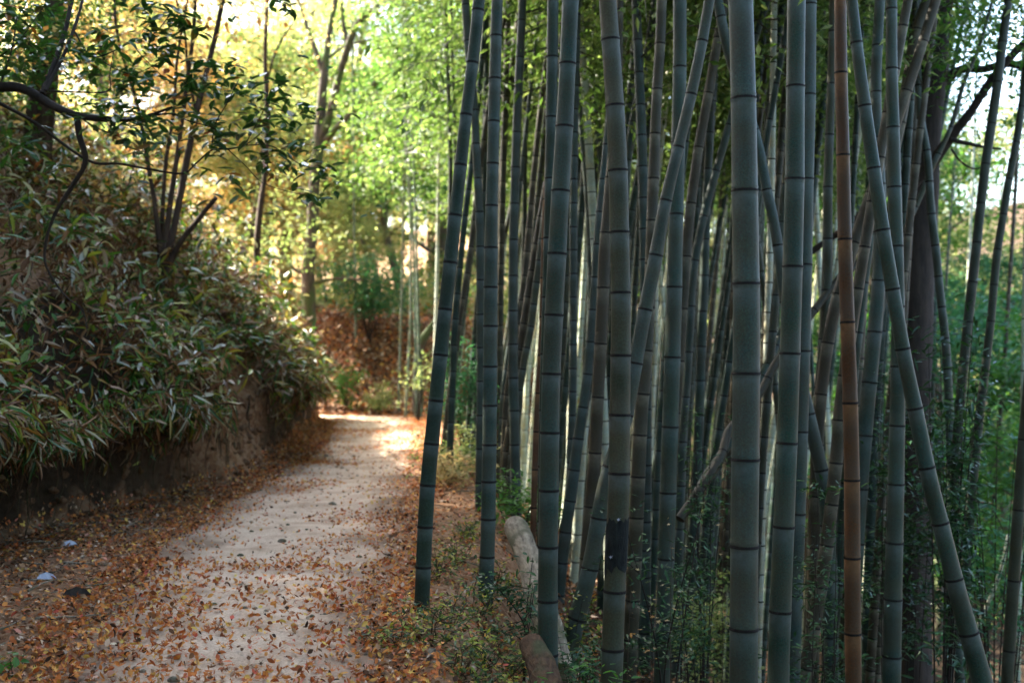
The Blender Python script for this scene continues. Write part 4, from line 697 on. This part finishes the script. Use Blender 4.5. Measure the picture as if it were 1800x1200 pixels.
for q, (px, Y, s_) in enumerate(gr): plant_tree('leafy_tree', 'green tree closing the view behind the bamboo grove', pt(px, Y), Y, s_, M_green if q % 2 else M_yg, GTbig, 'green trees behind the grove', q+3)
rt = [(1720, 19, .95, M_teal, 'bluish-green tree filling the gap right of the dark trunk'), (1800, 16, .8, M_green, 'green tree at the right border behind the slim stems'), (1650, 24, .75, M_green, 'green tree behind the large dark trunk'), (1560, 28, 1.1, M_green, 'green tree left behind the large dark trunk'), (1880, 20, .8, M_green, 'green tree just reaching in at the right border'), (1775, 27, .9, M_teal, 'bluish-green tree lower behind the two slim dark stems'), (1740, 36, .85, M_teal, 'bluish-green tree far back between the dark trunk and the slim stems'), (1810, 33, .8, M_green, 'green tree far back at the right border'), (1690, 33, 1.2, M_yg, 'sunlit yellow-green tree deep behind the right-hand trees')]
for q, (px, Y, s_, mt, lab) in enumerate(rt): plant_tree('leafy_tree', lab, pt(px, Y), Y, s_, mt, GT if s_ < 1 else GTbig, 'trees right of the grove', q+20)
# unseen trees added above the bank so their crowns shade the path
sh = [(-10.2, 7.5, 1.35), (-10.6, 11, 1.4), (-9.0, 4.0, 1.25), (-14, 8.5, 1.4), (-11, 14, 1.35), (-16, 11.5, 1.5), (-13, 12.5, 1.45), (-12, 17, 1.35), (-14, 21, 1.4), (-10, .5, 1.3), (-17, 16, 1.5), (-15.5, 4, 1.4), (-8.5, -5, 1.2)]
for q, (X, Y, s_) in enumerate(sh): plant_tree('unseen_hill_shade_tree', 'unseen leafy tree added on the hillside to shade the path', X, Y, s_, M_green, GTbig, 'added shade trees above the bank', q+40)

for q, (X, Y) in enumerate([(-5.5, -6), (-1.5, -8), (3, -8), (7, -6), (-9, -10), (0.5, -13), (6, -12), (-5, -14), (10, -2), (11, 4), (-3.2, -4.5), (1.2, -5.5)]):  # unseen trees added to cut the sky light from behind the camera
    plant_tree('unseen_rear_shade_tree', 'unseen leafy tree added behind the viewpoint for shade', X, Y, 1.1+.1*(q % 3), M_green, GTbig, 'added shade trees behind the viewpoint', q+60)
# ------------------------------------------------------------------ shrubs, saplings, weeds
def shrub(name, lab, C, r, n, L, W, mat, group=None, stems=7, tm=None, bark=None, cat='shrub', hz=None):
    C = np.asarray(C, float); g0 = float(gz(C[0], C[1])); base = np.array([C[0], C[1], g0-.05]); root = empty(name, base); tag(root, lab, cat, group); st_ = MB(); lv = MB(); tips = []
    for j in range(stems):
        e_ = C-base+rdir(1)[0]*np.array(r)*.85; m1 = e_*[.35, .35, .5]+R.randn(3)*.04; Q = smooth_path([[R.uniform(-.03, .03), R.uniform(-.03, .03), 0], m1, e_], 10)
        tube(st_, Q, np.linspace(.012, .003, 10)*min(1, r[0]*2.2), 5, cap=False); tips += [Q[6], Q[7], Q[8], Q[9]]
        for k in (5, 7):
            e2 = Q[k]+R.randn(3)*np.array(r)*.5; tube(st_, [Q[k], (Q[k]+e2)/2+[0, 0, .02], e2], np.array([.005, .004, .002])*min(1, r[0]*2.2), 4, cap=False); tips += [e2, (e2+Q[k])/2, e2]
    st_.build('stems', [bark or M_barkd], root)
    P = np.array(tips); idx = R.randint(0, len(P), n); Q = P[idx]+R.randn(n, 3)*np.array(r)*.22; D = rdir(n); D[:, 2] = D[:, 2]*.4-.1
    scatter(lv, tm or T_oval(), Q, D, rdir(n)*.45+[0, 0, 1], R.uniform(.6, 1.2, n)*L, R.uniform(.6, 1.2, n)*W, 0, curl=R.uniform(0, 1.6, n))
    lv.build('leaves', [mat] if not isinstance(mat, list) else mat, root, smooth=False); return root
shrub('shrub', 'rounded dark green shrub on top of the brown rise beyond the path', at(650, 478, 27), [1.0, .8, .5], 3500, .11, .05, M_teal, stems=14)
shrub('shrub', 'low green shrub on the face of the brown rise', at(610, 655, 24.6), [.45, .4, .3], 900, .09, .04, M_green)
shrub('shrub', 'small green bush at the foot of the brown rise', at(665, 690, 24), [.4, .3, .22], 700, .08, .04, M_yg)
shrub('shrub', 'yellowish small maple sapling by the thin bamboo clump', at(735, 640, 21.5), [.45, .4, .25], 300, .07, .045, M_yg)
shrub('shrub', 'bluish-green leafy shrub behind the leaning path-edge bamboo', at(812, 640, 14), [.3, .3, .6], 1500, .09, .02, M_teal, tm=T_blade())
shrub('shrub', 'green weeds round the thin stems right of the path-edge bamboo', at(805, 790, 13), [.35, .4, .3], 1200, .07, .03, M_yg)
shrub('shrub', 'yellow-leaved sapling on the far path shoulder', at(790, 815, 12.2), [.3, .35, .15], 700, .06, .035, M_autumn)
shrub('shrub', 'green leafy shrub behind the pale log', at(925, 860, 10), [.35, .4, .22], 1000, .07, .025, M_green)
shrub('shrub', 'dark leafy nandina spray in front of the pale log', at(925, 1005, 6.6), [.28, .2, .1], 420, .055, .02, M_darkgreen, stems=4)
shrub('shrub', 'dark spray of leaves right of the charred bamboo', at(1170, 880, 7.2), [.38, .3, .12], 650, .055, .018, M_darkgreen, stems=3)
shrub('shrub', 'dark low leaves below the spray, left of the widest stem', at(1210, 1020, 7.6), [.36, .3, .25], 600, .055, .02, M_darkgreen, stems=3)
shrub('shrub', 'yellow-green leaves low behind the spray left of the widest stem', at(1240, 1060, 10), [.35, .3, .35], 1300, .06, .03, M_yg, stems=4)
shrub('shrub', 'small narrow-leaved bush at mid height left of the widest stem', at(1235, 745, 8.5), [.25, .2, .14], 420, .07, .015, M_darkgreen, stems=7, tm=T_blade())
shrub('shrub', 'dark spray of leaves between the second thickest and brown stems', at(1440, 880, 7.4), [.24, .25, .16], 700, .06, .017, M_darkgreen, stems=4)
shrub('shrub', 'dark glossy bush at the left side of the left-leaning stem', at(1555, 700, 9.2), [.25, .3, .5], 1100, .085, .022, M_darkgreen, stems=6, tm=T_blade())
shrub('shrub', 'large dark glossy bush in front of the big trunk', at(1650, 640, 9.0), [.4, .35, .65], 1900, .10, .026, M_darkgreen, stems=8, tm=T_blade())
shrub('shrub', 'dark bush low between the left-leaning and pale upright stems', at(1600, 800, 9.4), [.3, .3, .3], 700, .08, .024, M_darkgreen, stems=5, tm=T_blade())
shrub('shrub', 'green leafy bush low at the right border', at(1750, 800, 10.5), [.5, .4, .8], 1300, .08, .035, M_teal, stems=16)
shrub('shrub', 'dark leaves at the base of the brown stem', at(1480, 1080, 7.8), [.35, .3, .3], 500, .06, .02, M_darkgreen, stems=4)
shrub('shrub', 'dark leafy plant low beside the foot of the long leaning bamboo', at(1020, 1120, 6.0), [.16, .2, .14], 500, .05, .018, M_darkgreen, stems=5)
shrub('shrub', 'dark green plant at the bottom edge left of the charred bamboo', at(1050, 1190, 5.4), [.14, .2, .12], 420, .05, .02, M_green, stems=5)
shrub('shrub', 'low yellow-green plant between the pale log and the long leaning bamboo', at(1000, 1040, 7.2), [.2, .2, .12], 420, .05, .02, M_weed, stems=5)
# weeds on the shoulder, each plant its own
wlabs = ['yellow-green weed']
WS = [(770, 1010, 'fine yellow-green weed right beside the path-edge bamboo foot'), (800, 985, 'pale green weed behind the path-edge bamboo foot'), (835, 1040, 'yellow-green weed before the straight path-edge bamboo'), (790, 1090, 'broad green weed patch between the two path-edge bamboos'), (845, 1110, 'fern-like green weed low before the straight path-edge bamboo'), (800, 1150, 'yellow weed at the bottom edge right of the path'), (850, 1175, 'small yellow weed at the bottom edge near the brown log'), (760, 1120, 'low green weed in front of the leaning bamboo foot'), (890, 1085, 'bright yellow-green weed left of the brown log'), (820, 940, 'small green weed left of the pale log end'), (870, 990, 'green weed tucked beside the pale log'), (700, 1130, 'sparse green weed at the path border'), (880, 1150, 'green weed touching the brown log')]
for q, (x, y, lab) in enumerate(WS):
    Yw = 1.5*F/(y-600)*1.0+.1; c = at(x, y, Yw); c[2] = float(gz(c[0], c[1]))+.10
    shrub('weed', lab, c, [.18, .18, .09], 260, .045, .018, M_weed, 'weeds between the path and the logs', 9, tm=T_simple(), bark=M_logb, cat='weed')
for (x, y, Yw, lab) in [(1110, 1000, 6.8, 'bare twiggy maple seedling with orange leaves right of the charred bamboo'), (1275, 930, 7.4, 'orange-leaved twig beside the widest stem'), (1200, 930, 7.0, 'bare twigs with few orange leaves in the dark spray')]:
    shrub('maple_seedling', lab, at(x, y, Yw), [.13, .15, .1], 26, .045, .045, M_autumn_o, 'maple seedlings in the grove', 2, tm=T_maple(), bark=M_barkr, cat='seedling')
shrub('weed', 'few broad green leaves at the lower left corner', [-2.25, 5.15, .12], [.10, .1, .08], 40, .06, .035, M_green, None, 5, cat='weed')
# three conspicuous fallen leaves / litter
def bigleaf(lab, x, y, L, W, mat, up=.6):
    Yw = EYE*F/(y-600); c = at(x, y, Yw); c[2] = float(gz(c[0], c[1]))+.03; m_ = MB(); scatter(m_, T_oval(), np.zeros((1, 3)), np.array([[1, .4, up*.4]]), np.array([[.1, -.7, 1]]), L, W, 0, curl=np.array([3.0]))
    o = m_.build('fallen_leaf', [mat]); o.location = c; tag(o, lab, 'leaf')
bigleaf('pale curled dry leaf on the litter at the lower left', 62, 1045, .12, .07, M_pale); bigleaf('pale torn leaf under the dark bank foot', 108, 975, .11, .06, M_pale); bigleaf('large dark brown curled leaf beside the pale curled one', 105, 1078, .17, .08, M_barkd); bigleaf('yellow leaf standing out on the sandy path', 448, 1052, .06, .05, M_autumn)
# dark leaning trunk beside the rise
skeleton_tree('leaning_tree', 'short dark trunk leaning over the right end of the brown rise', 'tree', [([(735, 625), (748, 590), (765, 565), (790, 520), (800, 470)], [16, 15, 14, 12, 9], 24, 24)], M_bark)

# ------------------------------------------------------------------ light, sky, camera
AZ, EL = math.radians(-58), math.radians(42)       # azimuth from +Y towards +X
w = bpy.data.worlds.new('World'); sc.world = w; w.use_nodes = True; nt = w.node_tree; nt.nodes.clear()
sky = nt.nodes.new('ShaderNodeTexSky'); sky.sky_type = 'NISHITA'; sky.sun_disc = False; sky.sun_elevation = EL; sky.sun_rotation = AZ; sky.air_density = 1.0; sky.dust_density = 3.0; sky.ozone_density = 1.0
bg = nt.nodes.new('ShaderNodeBackground'); bg.inputs[1].default_value = .1; wo = nt.nodes.new('ShaderNodeOutputWorld'); nt.links.new(sky.outputs[0], bg.inputs[0]); nt.links.new(bg.outputs[0], wo.inputs[0])
sd = bpy.data.lights.new('sun', 'SUN'); sd.energy = 4.8; sd.angle = math.radians(.6); sd.color = (1, .93, .82)
so = bpy.data.objects.new('sun', sd); COL.objects.link(so); dv = Vector((math.sin(AZ)*math.cos(EL), math.cos(AZ)*math.cos(EL), math.sin(EL))); so.rotation_euler = dv.to_track_quat('Z', 'Y').to_euler()
cam = bpy.data.cameras.new('camera'); cam.lens = 40; cam.sensor_width = 36; cam.clip_end = 2000; cam.clip_start = .05
cam.dof.use_dof = True; cam.dof.focus_distance = 5.9; cam.dof.aperture_fstop = 1.9
co = bpy.data.objects.new('camera', cam); COL.objects.link(co); co.location = (0, 0, EYE); co.rotation_euler = (math.radians(90), 0, 0); sc.camera = co
sc.view_settings.view_transform = 'Standard'; sc.view_settings.look = 'None'; sc.view_settings.exposure = 3.75; sc.view_settings.gamma = 1
sc.cycles.use_denoising = True; sc.cycles.max_bounces = 8; sc.cycles.diffuse_bounces = 4; sc.cycles.glossy_bounces = 2; sc.cycles.transmission_bounces = 4; sc.cycles.sample_clamp_indirect = 6
